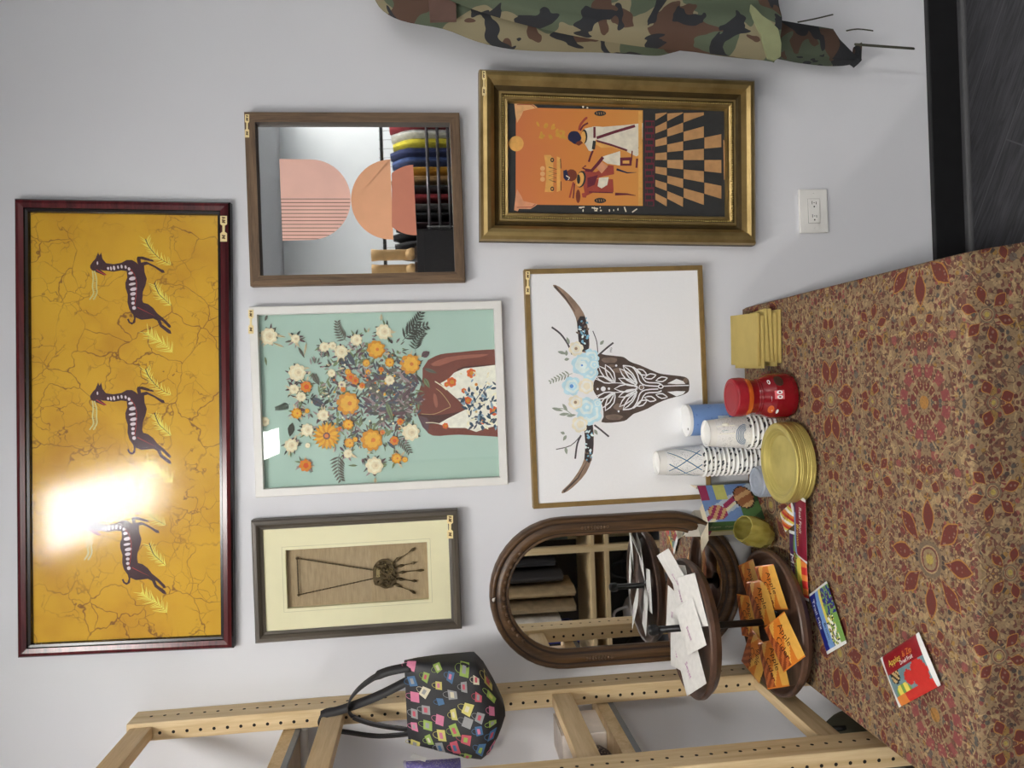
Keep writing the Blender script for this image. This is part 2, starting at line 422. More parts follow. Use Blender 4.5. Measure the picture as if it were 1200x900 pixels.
def batik(mb):
    rb.sheet(mb, .028, .012, M_BATIK, .004)
    a = Art(mb, .012)
    for du, dv in ((0, 0), (0, 152.5), (-6.2, 305)):
        a.crop(80, 280, 6.43, du, dv)
        a.poly(ANT, M_ANT)
        for x, y, w, h in ((300, 222, 8, 11), (322, 222, 7, 15), (345, 219, 9, 17), (375, 213, 7, 13), (402, 209, 8, 14), (432, 212, 8, 13), (458, 226, 10, 13), (470, 258, 18, 11), (484, 298, 27, 14), (482, 340, 27, 10), (492, 378, 27, 13), (488, 414, 22, 13), (488, 450, 14, 12), (488, 484, 13, 12), (496, 520, 14, 14)):
            a.circ(x, y, w, M_BONE, h, rot=-.2, lift=False)
        a.k += 1
        a.stroke([(468, 225), (500, 270), (515, 330), (512, 420), (500, 505)], 4, M_REDD)
        a.stroke([(520, 515), (590, 550), (650, 580)], 5, M_REDD, True)
        a.stroke([(212, 232), (250, 255), (285, 272)], 7, M_REDD); a.circ(220, 182, 6, M_BONE, 13)
        for off in (0, 26):
            a.stroke(smooth([(182+off*.6, 240), (188+off, 300), (182+off*1.2, 360), (190+off, 410), (160+off*1.1, 458)]), 9, M_REED)
        for y in range(250, 450, 14): a.stroke([(182, y), (208, y+8)], 3, M_REED, lift=False)
        for (p, ln, sd) in ((smooth([(582, 0), (610, 60), (680, 140), (785, 200)]), 60, 1), (smooth([(650, 330), (680, 410), (720, 450), (780, 505)]), 55, 2), (smooth([(590, 700), (640, 745), (720, 790), (790, 860)]), 75, 3)):
            rr = random.Random(sd)
            for i in range(1, len(p)-1):
                for q in (0, .5):
                    x = p[i][0]*(1-q)+p[i+1][0]*q; y = p[i][1]*(1-q)+p[i+1][1]*q
                    dx, dy = p[i][0]-p[i-1][0], p[i][1]-p[i-1][1]; an = atan2(dy, dx)
                    for sg in (-1, 1):
                        b = an+pi+sg*rr.uniform(.55, .95); L = ln*rr.uniform(.7, 1.2)
                        a.stroke([(x, y), (x+L*cos(b), y+L*sin(b))], 8, M_PLANT, True, lift=False)
            a.k += 1
            a.stroke(p, 8, M_PLANTD if sd < 3 else M_PLANT, True)
part('batik_print', t, batik)
part('glass_pane', t, lambda mb: rb.sheet(mb, .030, .0165, GL_SOFT, .0015))
price_tag(t, 258, 253, 266, 283, .029)

# --- mirror with printed pink and orange shapes
D = .03
rg = Rect([(286, 131), (538, 132), (546, 330), (293, 335)], D)
t = thing('shape_mirror', 'brown wood-framed mirror printed with pink, peach and terracotta geometric shapes', 'mirror', rg.p(0, -rg.h/2, 0))
M_BARN = [wood('weathered brown wood rails', pc(116, 92, 68), pc(66, 50, 36), 'x', 12, .6), wood('weathered brown wood stiles', pc(116, 92, 68), pc(66, 50, 36), 'z', 12, .6)]
M_DKIN = mat('dark inner rabbet', pc(70, 60, 52), .6)
part('frame', t, lambda mb: rg.ring(mb, [(0, 0), (0, .029), (.002, .031), (.026, .031), (.027, .012, M_DKIN)], M_BARN))
part('mirror_glass', t, lambda mb: rg.sheet(mb, .022, .012, M_MIRROR, .004))
def shapes(mb):
    a = Art(mb, .0122).crop(270, 110, 3.75)
    pk = mat('blush pink print', pc(224, 176, 162), .7, var=.04, scale=12); og = mat('peach print', pc(212, 158, 122), .7, var=.05, scale=14)
    br_ = mat('terracotta print', pc(182, 116, 94), .7, var=.05, scale=14); dk = mat('charcoal dashes', pc(84, 56, 52), .7)
    arc = lambda cx, cy, r, a0, a1, n=26, ry=None: [(cx+r*cos(a0+(a1-a0)*i/n), cy+(ry or r)*sin(a0+(a1-a0)*i/n)) for i in range(n+1)]
    a.poly([(215, 286)]+arc(352, 465, 177, -pi/2, pi/2)+[(229, 645)], pk)
    y = 462
    for i in range(12):
        y = 462+i*15.9; x0 = 222+i*.6; x1 = 352+sqrt(max(0, 177**2-(y-465)**2))-2
        x = x0
        while x < x1-4:
            a.stroke([(x, y), (min(x+5.5, x1), y)], 3.4, dk, lift=False); x += 8
        a.stroke([(x0, y), (x1, y)], 1.3, dk, lift=False)
    a.k += 1
    a.poly([(702, 287), (716, 641)]+arc(706, 464, 176, pi/2, 3*pi/2), og)
    th = radians(44)
    a.poly([(803, 312), (819, 621)]+arc(811, 466, 155, radians(92), radians(131), 10)+arc(811, 466, 155, radians(229), radians(268), 10), br_)
part('printed_shapes', t, shapes)
price_tag(t, 287, 134, 292, 161, .031)

# --- floral poster
D = .024
rp = Rect([(291, 360), (588, 352), (595, 568), (300, 583)], D)
t = thing('framed_poster', 'white-framed poster of a person in a floral dress with a bouquet for a head', 'picture', rp.p(0, -rp.h/2, 0))
M_WHT = mat('white satin frame', (.80, .79, .76), .4, var=.02)
part('frame', t, lambda mb: rp.ring(mb, [(0, 0), (0, .024), (.0015, .0255), (.02, .0255), (.0215, .012)], M_WHT))
M_MINT = mat('mint green print', pc(166, 194, 182, 1.12), .75, var=.03, scale=5)
PC = {k: mat('print '+k, pc(*v, 1.2), .75, var=.08, scale=90) for k, v in {
 'yellow': (214, 166, 58), 'deep yellow': (196, 134, 40), 'orange': (200, 116, 48), 'red orange': (196, 84, 40), 'cream': (216, 206, 172), 'light cream': (228, 218, 190), 'shade cream': (198, 184, 148),
 'sage': (112, 128, 92), 'grey leaf': (98, 98, 88), 'dark leaf': (66, 70, 62), 'plum': (92, 70, 76), 'slate': (72, 80, 92), 'skin': (112, 62, 50), 'skin light': (150, 92, 76), 'skin dark': (74, 42, 38),
 'dress': (222, 222, 208), 'navy': (44, 70, 88), 'dress blue': (128, 156, 172), 'dress orange': (206, 104, 46), 'gold line': (196, 170, 120), 'mauve': (150, 132, 132)}.items()}
def poster(mb):
    rp.sheet(mb, .018, .009, M_MINT, .004)
    a = Art(mb, .009); r = random.Random(3); random.seed(5)
    a.crop(480, 400, 6.92)
    a.poly(smooth([(150, 150), (250, 105), (400, 88), (560, 72), (702, 64)], 3)+[(728, 775)]+smooth([(728, 775), (400, 757), (190, 765), (110, 690), (62, 590), (50, 480), (100, 330), (105, 220)], 3), PC['skin'])
    a.poly(smooth([(170, 185), (300, 130), (500, 108), (640, 105), (560, 130), (380, 150), (240, 200)], 2, True), PC['skin light'])
    a.poly(smooth([(380, 240), (440, 205), (700, 186), (700, 192), (560, 212), (450, 224)], 2, True), PC['skin dark'])
    a.poly(smooth([(75, 590), (200, 600), (330, 585), (430, 570), (230, 668), (120, 660)], 2, True), PC['skin dark'])
    a.poly([(65, 600), (140, 620), (160, 650), (150, 740), (105, 695)], PC['plum'])
    a.circ(210, 480, 16, PC['skin light'], 60, rot=-.15)
    a.poly([(250, 340), (320, 300), (360, 255), (440, 220), (560, 207), (703, 190), (728, 680), (620, 705), (540, 735), (450, 702), (330, 702), (232, 670), (300, 630), (460, 550), (400, 480), (320, 410)], PC['dress'])
    for (x, y, s_, c) in [(340, 330, 42, 'dress orange'), (300, 350, 22, 'dress orange'), (500, 258, 40, 'dress orange'), (470, 480, 36, 'dress orange'), (440, 400, 22, 'red orange'), (685, 565, 40, 'red orange'), (290, 685, 26, 'dress orange'), (590, 650, 26, 'dress orange'), (540, 350, 14, 'yellow'), (540, 570, 14, 'gold line')]:
        a.flower(x, y, s_, [PC[c], PC['red orange'], PC['deep yellow']] if c != 'gold line' else [PC['light cream'], PC[c]], 6)
    for i in range(110):
        x, y = r.uniform(430, 715), r.uniform(350, 690)
        if y > 560 and x < 470: continue
        a.leaf(x, y, r.uniform(30, 74), r.uniform(0, 360), r.uniform(12, 26), PC[r.choice(['navy', 'navy', 'dress blue', 'light cream', 'slate'])])
    for i in range(14): a.leaf(r.uniform(380, 690), r.uniform(230, 400), r.uniform(20, 40), r.uniform(0, 360), 14, PC[r.choice(['dress blue', 'light cream', 'cream'])])
    a.stroke([(490, 545), (560, 440), (620, 350)], 5, PC['navy']); a.stroke([(510, 545), (600, 400)], 5, PC['light cream'])
    a.stroke(smooth([(205, 325), (260, 360), (300, 395)]), 9, PC['light cream'])
    a.stroke(smooth([(95, 588), (200, 590), (300, 545), (330, 520), (260, 420), (215, 385)]), 4, PC['gold line'])
    a.stroke(smooth([(130, 660), (190, 660), (240, 668)]), 7, PC['light cream'])
    # bouquet: filler leaves first, then blossoms
    a.crop(280, 340, 3.6)
    def inb(x, y): return ((x-540)/235)**2+((y-440)/265)**2 < 1
    dirs = ['sage', 'grey leaf', 'dark leaf', 'plum', 'mauve', 'slate', 'sage']
    for i in range(560):
        q = 2*pi*r.random(); z = sqrt(r.random()); x = 550+215*z*cos(q); y = 445+215*z*sin(q)
        a.leaf(x, y, r.uniform(14, 46), r.uniform(0, 360), r.uniform(5, 14), PC[r.choice(dirs)])
    for i in range(190):
        q = 2*pi*r.random(); z = sqrt(r.random()); x = 665+125*z*cos(q); y = 440+115*z*sin(q)
        a.leaf(x, y, r.uniform(24, 62), r.uniform(-60, 60)+180, r.uniform(8, 17), PC[r.choice(['plum', 'dark leaf', 'slate', 'grey leaf', 'mauve'])])
    for (x, y, ln, an, bd) in ((455, 215, 90, -145, 50), (690, 215, 120, -55, 40), (700, 185, 110, -35, -30), (425, 690, 110, 110, -40), (660, 615, 90, 35, 25), (215, 480, 60, 150, 20), (350, 290, 60, -80, 20), (745, 260, 90, -100, 60), (280, 720, 50, 60, 0)):
        a.fern(x, y, ln, an, PC[r.choice(['sage', 'grey leaf', 'dark leaf'])], 8, .4, .08, bd)
    for (x, y, ln, an, w, c) in ((420, 285, 60, 40, 22, 'slate'), (490, 320, 80, -120, 22, 'slate'), (500, 308, 60, -20, 20, 'sage'), (300, 455, 80, 30, 34, 'slate'), (310, 350, 60, 60, 26, 'grey leaf'), (560, 400, 90, 50, 26, 'grey leaf'), (620, 470, 90, 70, 22, 'sage'), (690, 470, 70, -60, 24, 'plum'), (330, 500, 50, 20, 14, 'dark leaf'), (225, 560, 60, 100, 30, 'dark leaf'), (190, 240, 50, 200, 10, 'shade cream'), (250, 240, 55, 60, 12, 'grey leaf'), (110, 130, 30, -70, 12, 'grey leaf'), (150, 190, 50, 10, 10, 'shade cream'), (110, 280, 40, 80, 10, 'sage'), (285, 220, 60, 100, 9, 'shade cream'), (600, 130, 30, -90, 12, 'shade cream'), (575, 790, 30, 90, 12, 'shade cream'), (500, 740, 40, 180, 10, 'sage'), (780, 330, 60, 20, 16, 'grey leaf'), (770, 280, 40, -30, 30, 'plum'), (780, 370, 50, 60, 20, 'sage')):
        a.leaf(x, y, ln, an, w, PC[c], PC['dark leaf'])
    CR = [PC['cream'], PC['light cream'], PC['cream'], PC['shade cream']]; YE = [PC['deep yellow'], PC['yellow'], PC['yellow'], PC['orange']]; OR = [PC['orange'], PC['deep yellow'], PC['red orange']]
    allf = [(125, 195, 38), (238, 205, 20), (245, 348, 38), (610, 175, 34), (495, 210, 26), (360, 240, 24), (430, 260, 30), (232, 418, 22), (262, 450, 22), (355, 528, 26), (288, 590, 28), (220, 655, 30), (725, 600, 38), (572, 740, 38), (460, 690, 20), (243, 520, 24), (370, 615, 55), (280, 740, 27), (722, 312, 44), (665, 710, 23), (283, 408, 25), (300, 500, 30), (330, 420, 30), (320, 330, 30), (400, 330, 30), (660, 250, 40), (540, 200, 30), (640, 670, 30), (520, 690, 30), (420, 640, 30)]
    for x, y, q in allf:
        for i in range(13):
            w_ = 2*pi*r.random(); a.leaf(x+q*.7*cos(w_), y+q*.7*sin(w_), r.uniform(14, 34), math.degrees(w_)+r.uniform(-40, 40), r.uniform(5, 10), PC[r.choice(['sage', 'grey leaf', 'dark leaf', 'shade cream', 'mauve', 'plum'])])
    for x, y, q in ((125, 195, 38), (238, 205, 20), (245, 348, 38), (610, 175, 34), (495, 210, 26), (360, 240, 22), (395, 235, 18), (430, 260, 30), (232, 418, 22), (262, 450, 22), (355, 528, 26), (288, 590, 28), (220, 655, 30), (725, 600, 38), (572, 740, 38), (460, 690, 20), (108, 555, 22), (635, 380, 22), (435, 400, 18), (390, 350, 18), (290, 655, 12), (515, 410, 14)):
        a.flower(x, y, q, CR, 8)
    for x, y, q in ((578, 250, 40), (722, 312, 44), (635, 305, 21), (537, 308, 17), (460, 478, 50), (243, 520, 24), (560, 632, 48), (465, 645, 22), (665, 710, 23), (700, 715, 13), (460, 567, 24), (288, 510, 11), (490, 630, 12), (460, 345, 14), (545, 345, 12)):
        a.flower(x, y, q, YE, 9)
    for x, y, q in ((283, 408, 25), (280, 740, 27), (470, 368, 20), (490, 382, 18), (655, 635, 20), (680, 555, 15), (600, 335, 12), (520, 402, 13), (440, 420, 12), (605, 600, 12), (425, 585, 11)): a.flower(x, y, q, OR, 7)
    for i in range(20):
        q = 2*pi*i/20; a.leaf(370+10*cos(q), 615+10*sin(q), 50, math.degrees(q), 17, PC['yellow' if i % 2 else 'deep yellow'])
    a.circ(370, 615, 15, PC['plum']); a.circ(370, 615, 9, PC['orange'])
    for i in range(70):
        q = 2*pi*r.random(); z = sqrt(r.random()); a.circ(545+200*z*cos(q), 440+210*z*sin(q), r.uniform(2.5, 6), PC[r.choice(['light cream', 'orange', 'mauve', 'yellow', 'mauve'])], n=7)
part('poster_print', t, poster)
part('glass_pane', t, lambda mb: rp.sheet(mb, .019, .0165, GL_CLEAR, .0015))
price_tag(t, 291, 363, 297, 391, .0255)

# --- necklace in a shadow box
D = .035
rn = Rect([(293, 611), (537, 597), (541, 738), (299, 755)], D)
t = thing('shadow_box', 'dark grey framed shadow box holding a bronze pendant necklace on burlap', 'shadow box', rn.p(0, -rn.h/2, 0))
M_GRY = [wood('charcoal brown rails', pc(88, 80, 70), pc(58, 52, 45), 'x', 7, .45), wood('charcoal brown stiles', pc(88, 80, 70), pc(58, 52, 45), 'z', 7, .45)]
part('frame', t, lambda mb: rn.ring(mb, [(0, 0), (0, .028), (.004, .035), (.012, .036), (.018, .030), (.020, .026), (.026, .024), (.027, .016)], M_GRY))
M_MATB = mat('cream mat board', pc(214, 210, 176), .9, var=.02)
def matboard(mb):
    x0, z0 = rn.w/2-.022, rn.h/2-.022
    wpx = [(335, 645), (501, 635), (502, 702), (336, 714)]
    q = Rect(wpx, .02)
    c = (q.c-rn.c); ca, cb = c.dot(rn.A), c.dot(rn.B); hx, hz = q.w/2, q.h/2
    O = [(-x0, -z0), (x0, -z0), (x0, z0), (-x0, z0)]; I = [(ca-hx, cb-hz), (ca+hx, cb-hz), (ca+hx, cb+hz), (ca-hx, cb+hz)]
    for k in range(4):
        a, b, c_, d = O[k], O[(k+1) % 4], I[(k+1) % 4], I[k]
        mb.add([rn.p(*a, .020), rn.p(*b, .020), rn.p(*c_, .020), rn.p(*d, .020)], [[0, 1, 2, 3]], M_MATB)
        mb.add([rn.p(*d, .020), rn.p(*c_, .020), rn.p(*c_, .006), rn.p(*d, .006)], [[0, 1, 2, 3]], M_MATB)
    ln = mat('mat board groove', pc(172, 168, 136), .9)
    g = .008
    G = [(ca-hx-g, cb-hz-g), (ca+hx+g, cb-hz-g), (ca+hx+g, cb+hz+g), (ca-hx-g, cb+hz+g)]; H = [(x+(-.0008 if x < ca else .0008), z+(-.0008 if z < cb else .0008)) for x, z in G]
    for k in range(4): mb.add([rn.p(*G[k], .0202), rn.p(*G[(k+1) % 4], .0202), rn.p(*H[(k+1) % 4], .0202), rn.p(*H[k], .0202)], [[0, 1, 2, 3]], ln)
part('mat_board', t, matboard)
bu = NT('burlap').set(.95)
wx = bu.n('ShaderNodeTexWave', bands_direction='X'); bu.l(bu.co(), wx.inputs[0]); wx.inputs['Scale'].default_value = 130; wx.inputs['Distortion'].default_value = 1.5
wz = bu.n('ShaderNodeTexWave', bands_direction='Z'); bu.l(bu.co(), wz.inputs[0]); wz.inputs['Scale'].default_value = 130; wz.inputs['Distortion'].default_value = 1.5
fz = bu.ma('ADD', bu.ma('MULTIPLY', wx.outputs['Fac'], .3), bu.ma('ADD', bu.ma('MULTIPLY', wz.outputs['Fac'], .3), bu.ma('MULTIPLY', bu.noise(bu.mp((1, 1, 8)), 30, 4), .4)))
bu.base(bu.ramp(fz, [(.25, pc(112, 96, 70)), (.5, pc(158, 140, 110)), (.8, pc(180, 162, 130))])); bu.bump(fz, .4, .002)
part('burlap_backing', t, lambda mb: rn.sheet(mb, .03, .006, bu.m, .003))
M_BRZ = mat('antique bronze', pc(86, 74, 52), .4, .7, var=.3, scale=200); M_BRZL = mat('worn bright bronze', pc(150, 136, 96), .35, .7)
def necklace(mb):
    d = .012; Z = lambda x, y, dd=d: W(280+x/4.2857, 580+y/4.2857, -dd)
    def chain(p, q, n):
        for i in range(n):
            a = Vector(p).lerp(Vector(q), i/n); b = Vector(p).lerp(Vector(q), (i+.9)/n)
            k = .0016 if i % 2 else .0022
            mb.tube([a, (a+b)/2+Vector((0, -.0008, 0)), b], [k*.7, k, k*.7], M_BRZ, 6)
    chain(Z(292, 318), Z(675, 378), 44); chain(Z(300, 502), Z(675, 420), 44); chain(Z(292, 318), Z(300, 502), 24)
    mb.ell(Z(292, 318), (.004,)*3, M_BRZ); mb.ell(Z(300, 502), (.004,)*3, M_BRZ)
    C = Z(735, 395)
    pts = [Z(x, y, .010) for x, y in smooth([(676, 360), (700, 330), (735, 320), (765, 335), (785, 370), (790, 410), (780, 440), (760, 462), (735, 468), (705, 455), (680, 445), (674, 400)], 3, True)]
    mb.prism(pts, (0, -.006, 0), M_BRZ)
    rr = random.Random(4)
    for i in range(60):
        x, y = 735+rr.uniform(-45, 45), 395+rr.uniform(-60, 60)
        if ((x-735)/52)**2+((y-395)/70)**2 > 1: continue
        mb.tube([Z(x, y, .0165), Z(x+rr.uniform(-14, 14), y+rr.uniform(-14, 14), .0185), Z(x+rr.uniform(-20, 20), y+rr.uniform(-14, 14), .0165)], .0012, M_BRZL if rr.random() < .3 else M_BRZ, 5)
    mb.prism([Z(x, y, .0165) for x, y in ((690, 372), (708, 372), (708, 412), (690, 412))], (0, -.002, 0), M_BRZL)
    for pts in ([(772, 345), (795, 322), (828, 305), (862, 282), (885, 265)], [(785, 365), (815, 355), (838, 350), (868, 344), (888, 338)], [(790, 392), (822, 388), (850, 384), (900, 380), (930, 378)], [(785, 420), (815, 424), (840, 428), (872, 432), (893, 432)], [(770, 448), (795, 452), (830, 468), (865, 482), (888, 494)]):
        P = [Z(*p) for p in pts]; mb.tube(P, .0011, M_BRZ, 6)
        mb.tube([P[0].lerp(P[1], .1), P[1], P[1].lerp(P[2], .8)], [.0015, .0052, .001], M_BRZ, 8, sq=.5)
        mb.tube([P[3].lerp(P[2], .3), P[3].lerp(P[4], .45), P[4]], [.001, .0045, .0018], M_BRZ, 8, sq=.5)
part('necklace', t, necklace)
part('glass_pane', t, lambda mb: rn.sheet(mb, .024, .0235, GL_CLEAR, .0015))
price_tag(t, 524, 604, 531, 631, .0372)

# --- ornate gold frame with an Egyptian style painting
D = .045
rz = Rect([(561, 78), (888, 92), (888, 285), (563, 281)], D)
t = thing('gold_framed_painting', 'wide gold-framed painting of two robed ancient figures above a checkered floor', 'picture', rz.p(0, -rz.h/2, 0))
gd = NT('antique gold leaf').set(.36, .75)
gd.base(gd.ramp(gd.noise(gd.mp((1, 1, 1)), 14, 4, .6), [(.3, pc(126, 106, 66)), (.55, pc(150, 128, 82)), (.75, pc(160, 138, 92))]))
M_GOLD = gd.m; M_GOLDD = mat('darkened gold groove', pc(64, 50, 22), .5, .5, var=.2); M_BEAD = mat('bright gold bead', pc(176, 156, 96), .35, .7)
def goldframe(mb):
    rz.ring(mb, [(0, 0), (0, .022, M_GOLDD), (.003, .036), (.010, .045), (.020, .047), (.030, .042), (.040, .030), (.046, .024, M_GOLDD), (.052, .022, M_GOLDD), (.054, .027), (.060, .027), (.062, .022, M_GOLDD), (.070, .018), (.076, .020), (.079, .014), (.080, .010)], M_GOLD)
    x, z = rz.w/2-.064, rz.h/2-.064
    def run(p, q):
        L = (Vector(q)-Vector(p)).length; n = int(L/.0062)
        for i in range(n+1):
            a = p[0]+(q[0]-p[0])*i/n; b = p[1]+(q[1]-p[1])*i/n
            mb.ell(rz.p(a, b, .0235), (.0026,)*3, M_BEAD, seg=6, rings=4)
    run((-x, -z), (x, -z)); run((x, -z), (x, z)); run((x, z), (-x, z)); run((-x, z), (-x, -z))
part('frame', t, goldframe)
GP = {k: mat('paint '+k, pc(*v), .8, var=.1, scale=60) for k, v in {'black': (42, 42, 42), 'tan tile': (170, 128, 84), 'maroon': (96, 34, 48), 'blue black': (30, 32, 62), 'ivory': (206, 198, 180), 'skin': (108, 50, 34), 'gold': (204, 152, 80), 'pale gold': (206, 158, 108), 'red': (146, 62, 50), 'ochre line': (190, 140, 56), 'pink': (196, 138, 104)}.items()}
og = NT('orange papyrus').set(.8)
sx = og.n('ShaderNodeSeparateXYZ'); og.l(og.co(), sx.inputs[0])
hh = og.ma('ADD', sx.outputs[2], og.ma('MULTIPLY', og.noise(scale=12), .1))
og.base(og.ramp(og.ma('DIVIDE', og.ma('SUBTRACT', hh, .95), .5), [(.0, pc(196, 138, 68)), (.45, pc(194, 122, 58)), (.9, pc(186, 104, 66))]))
def egypt(mb):
    rz.sheet(mb, .075, .010, GP['black'], .004)
    a = Art(mb, .010).crop(590, 110, 6); r = random.Random(2)
    a.poly([(88, 95), (980, 115), (980, 788), (85, 778)], og.m)
    for sg, yy in ((1, 95), (-1, 778)):
        a.poly([(75, yy-40*sg), (100, yy-48*sg), (110, yy-30*sg), (190, yy-32*sg), (225, yy-10*sg), (240, yy+2*sg), (140, yy+25*sg), (125, yy+60*sg), (95, yy+110*sg), (85, yy+60*sg)], GP['pink'] if sg < 0 else GP['pale gold'])
        a.stroke([(95, yy-20*sg), (200, yy-18*sg), (225, yy+2*sg)], 5, GP['red'])
    a.circ(90, 350, 52, GP['gold'], 54, 24)
    for i in range(16): a.circ(r.uniform(235, 430), 260+r.uniform(-50, 50), r.uniform(14, 26), GP['ochre line'], r.uniform(6, 14), rot=r.random()*3)
    # woman
    a.poly([(570, 245), (640, 228), (700, 232), (850, 220), (980, 205), (978, 300), (965, 420), (935, 440), (870, 408), (760, 360), (650, 320), (625, 405), (600, 400), (568, 345), (590, 300)], GP['ivory'])
    a.poly([(655, 325), (870, 405), (870, 412), (760, 375), (690, 380), (640, 350)], GP['gold'])
    a.stroke([(655, 310), (780, 268), (925, 225)], 20, GP['maroon']); a.stroke([(655, 330), (760, 360), (870, 398)], 14, GP['maroon']); a.stroke([(640, 232), (640, 310)], 16, GP['maroon']); a.stroke([(640, 330), (632, 390)], 22, GP['black'])
    a.circ(568, 300, 22, GP['black'], 50); a.circ(562, 305, 17, GP['gold'], 44)
    a.poly(smooth([(455, 290), (475, 265), (520, 265), (545, 300), (545, 322), (510, 355), (480, 340), (455, 320)], 2, True), GP['blue black'])
    a.poly([(520, 335), (545, 330), (560, 345), (530, 365), (505, 352)], GP['skin'])
    a.stroke(smooth([(532, 255), (540, 220), (575, 175), (590, 170)]), 16, GP['red']); a.stroke(smooth([(540, 258), (560, 225), (595, 205)]), 12, GP['maroon'])
    a.stroke([(628, 400), (612, 440), (600, 478)], 14, GP['maroon']); a.stroke([(958, 275), (968, 330), (955, 385)], 18, GP['maroon']); a.stroke([(905, 400), (900, 470)], 10, GP['skin'])
    # seated king
    a.poly([(700, 440), (820, 402), (825, 505), (730, 490), (690, 465)], GP['ivory'])
    a.poly([(820, 448), (905, 445), (900, 505), (820, 505)], GP['maroon']); a.poly([(838, 470), (885, 468), (885, 490), (838, 490)], GP['gold'])
    a.poly([(560, 540), (650, 550), (740, 500), (775, 505), (778, 565), (700, 580), (640, 600), (770, 600), (775, 690), (640, 690), (575, 720), (560, 640)], GP['red'])
    a.poly([(590, 590), (665, 570), (640, 640), (590, 660)], GP['maroon']); a.poly([(672, 590), (740, 585), (730, 640), (690, 665), (662, 650)], GP['ivory']); a.poly([(690, 475), (735, 510), (690, 560), (655, 520)], GP['pink'])
    a.stroke([(575, 535), (620, 540), (665, 490), (700, 445)], 22, GP['maroon']); a.stroke([(600, 545), (555, 520), (580, 505)], 12, GP['maroon'])
    a.circ(545, 600, 34, GP['black'], 60, rot=.2); a.circ(538, 602, 27, GP['gold'], 52, rot=.2); a.circ(528, 600, 12, GP['black'], 34)
    a.poly(smooth([(430, 560), (470, 530), (510, 545), (515, 590), (480, 615), (435, 600), (422, 580)], 2, True), GP['skin'])
    a.poly([(420, 540), (445, 532), (450, 560), (470, 600), (440, 612), (422, 590)], GP['blue black']); a.stroke([(440, 575), (465, 590), (455, 605)], 7, GP['ivory'])
    a.circ(525, 720, 16, GP['skin'], 48); a.stroke([(492, 620), (465, 730)], 12, GP['red']); a.stroke([(500, 630), (490, 735)], 9, GP['maroon']); a.poly([(550, 700), (590, 690), (580, 730), (556, 728)], GP['red'])
    a.stroke([(795, 530), (870, 555), (935, 552)], 15, GP['blue black'], True); a.stroke([(785, 705), (870, 705), (930, 715)], 20, GP['maroon'], True)
    a.stroke([(940, 455), (935, 520)], 14, GP['maroon']); a.stroke([(600, 690), (770, 695)], 8, GP['maroon'])
    # crown motif
    for y in (525, 562, 600): a.circ(275, y, 17, GP['pale gold'])
    a.poly([(285, 430), (330, 430), (350, 450), (350, 690), (290, 690), (300, 600), (300, 520)], GP['gold']); a.poly([(375, 440), (400, 450), (400, 680), (375, 690)], GP['gold'])
    a.stroke([(318, 515), (375, 530), (318, 545), (375, 560), (318, 575), (372, 590), (320, 605), (368, 620)], 6, GP['black'])
    for y in (465, 668): a.circ(343, y, 13, GP['black'], 16); a.circ(343, y, 6, GP['gold'], 7)
    a.stroke([(400, 455), (405, 525)], 5, GP['black']); a.stroke([(405, 615), (405, 680)], 5, GP['black'])
    for y in (137, 750):
        a.circ(680, y, 42, GP['black'], 19)
        for x in (655, 672, 688, 705): a.stroke([(x, y-8), (x+3, y+8)], 4, GP['tan tile'], lift=False)
    for (x, y) in ((555, 62), (560, 90), (588, 70), (590, 98), (650, 62), (770, 82), (785, 85), (545, 800), (560, 820), (745, 820), (775, 818), (805, 812), (640, 805), (655, 812), (680, 800), (685, 820)): a.circ(x, y, r.uniform(4, 8), GP['ivory'], r.uniform(5, 12), n=7)
    for p in ([(840, 95), (870, 70)], [(530, 800), (570, 795)], [(620, 800), (665, 808)], [(640, 820), (660, 822)], [(850, 795), (862, 830)], [(905, 832), (940, 808)], [(918, 75), (918, 92)]): a.stroke(p, 9, GP['ivory'])
    a.stroke([(962, 120), (962, 785)], 26, GP['gold'])
    # brick strip and checkered floor
    a.crop(740, 110, 6)
    a.poly([(88, 185), (160, 188), (160, 790), (88, 785)], GP['maroon'])
    a.poly([(88, 185), (94, 185), (94, 785), (88, 785)], GP['black'])
    for i in range(14):
        y = 198+i*43; x = 100 if i % 2 == 0 else 112
        a.poly([(x, y), (x+40, y), (x+40, y+28), (x, y+28)], GP['black'], lift=False)
        a.poly([(146 if i % 2 == 0 else 97, y), (157 if i % 2 == 0 else 108, y), (157 if i % 2 == 0 else 108, y+28), (146 if i % 2 == 0 else 97, y+28)], GP['black'], lift=False)
    X = [168, 252, 367, 513, 636]; SP = [46.5, 54.5, 66, 79, 91]
    for c in range(4):
        for i in range(-7, 7):
            if (i+c) % 2 == 0: continue
            lo, hi = (130, 795) if c < 3 else (135, 745)
            cl = lambda q: min(hi, max(lo, q))
            y0, y1 = 465+i*SP[c], 465+(i+1)*SP[c]; z0, z1 = 465+i*SP[c+1], 465+(i+1)*SP[c+1]
            if cl(z1)-cl(z0) < 4 and cl(y1)-cl(y0) < 4: continue
            if c == 3 and i in (-4, 3): continue
            q = [(X[c], cl(y0)), (X[c+1]-4, cl(z0)), (X[c+1]-4, cl(z1)), (X[c], cl(y1))]
            a.poly(q, GP['tan tile'], lift=False)
    a.k += 1
    a.poly([(645, 322), (672, 340), (675, 590), (650, 605)], GP['tan tile'])
part('painting', t, egypt)
price_tag(t, 565, 83, 569, 112, .0472)

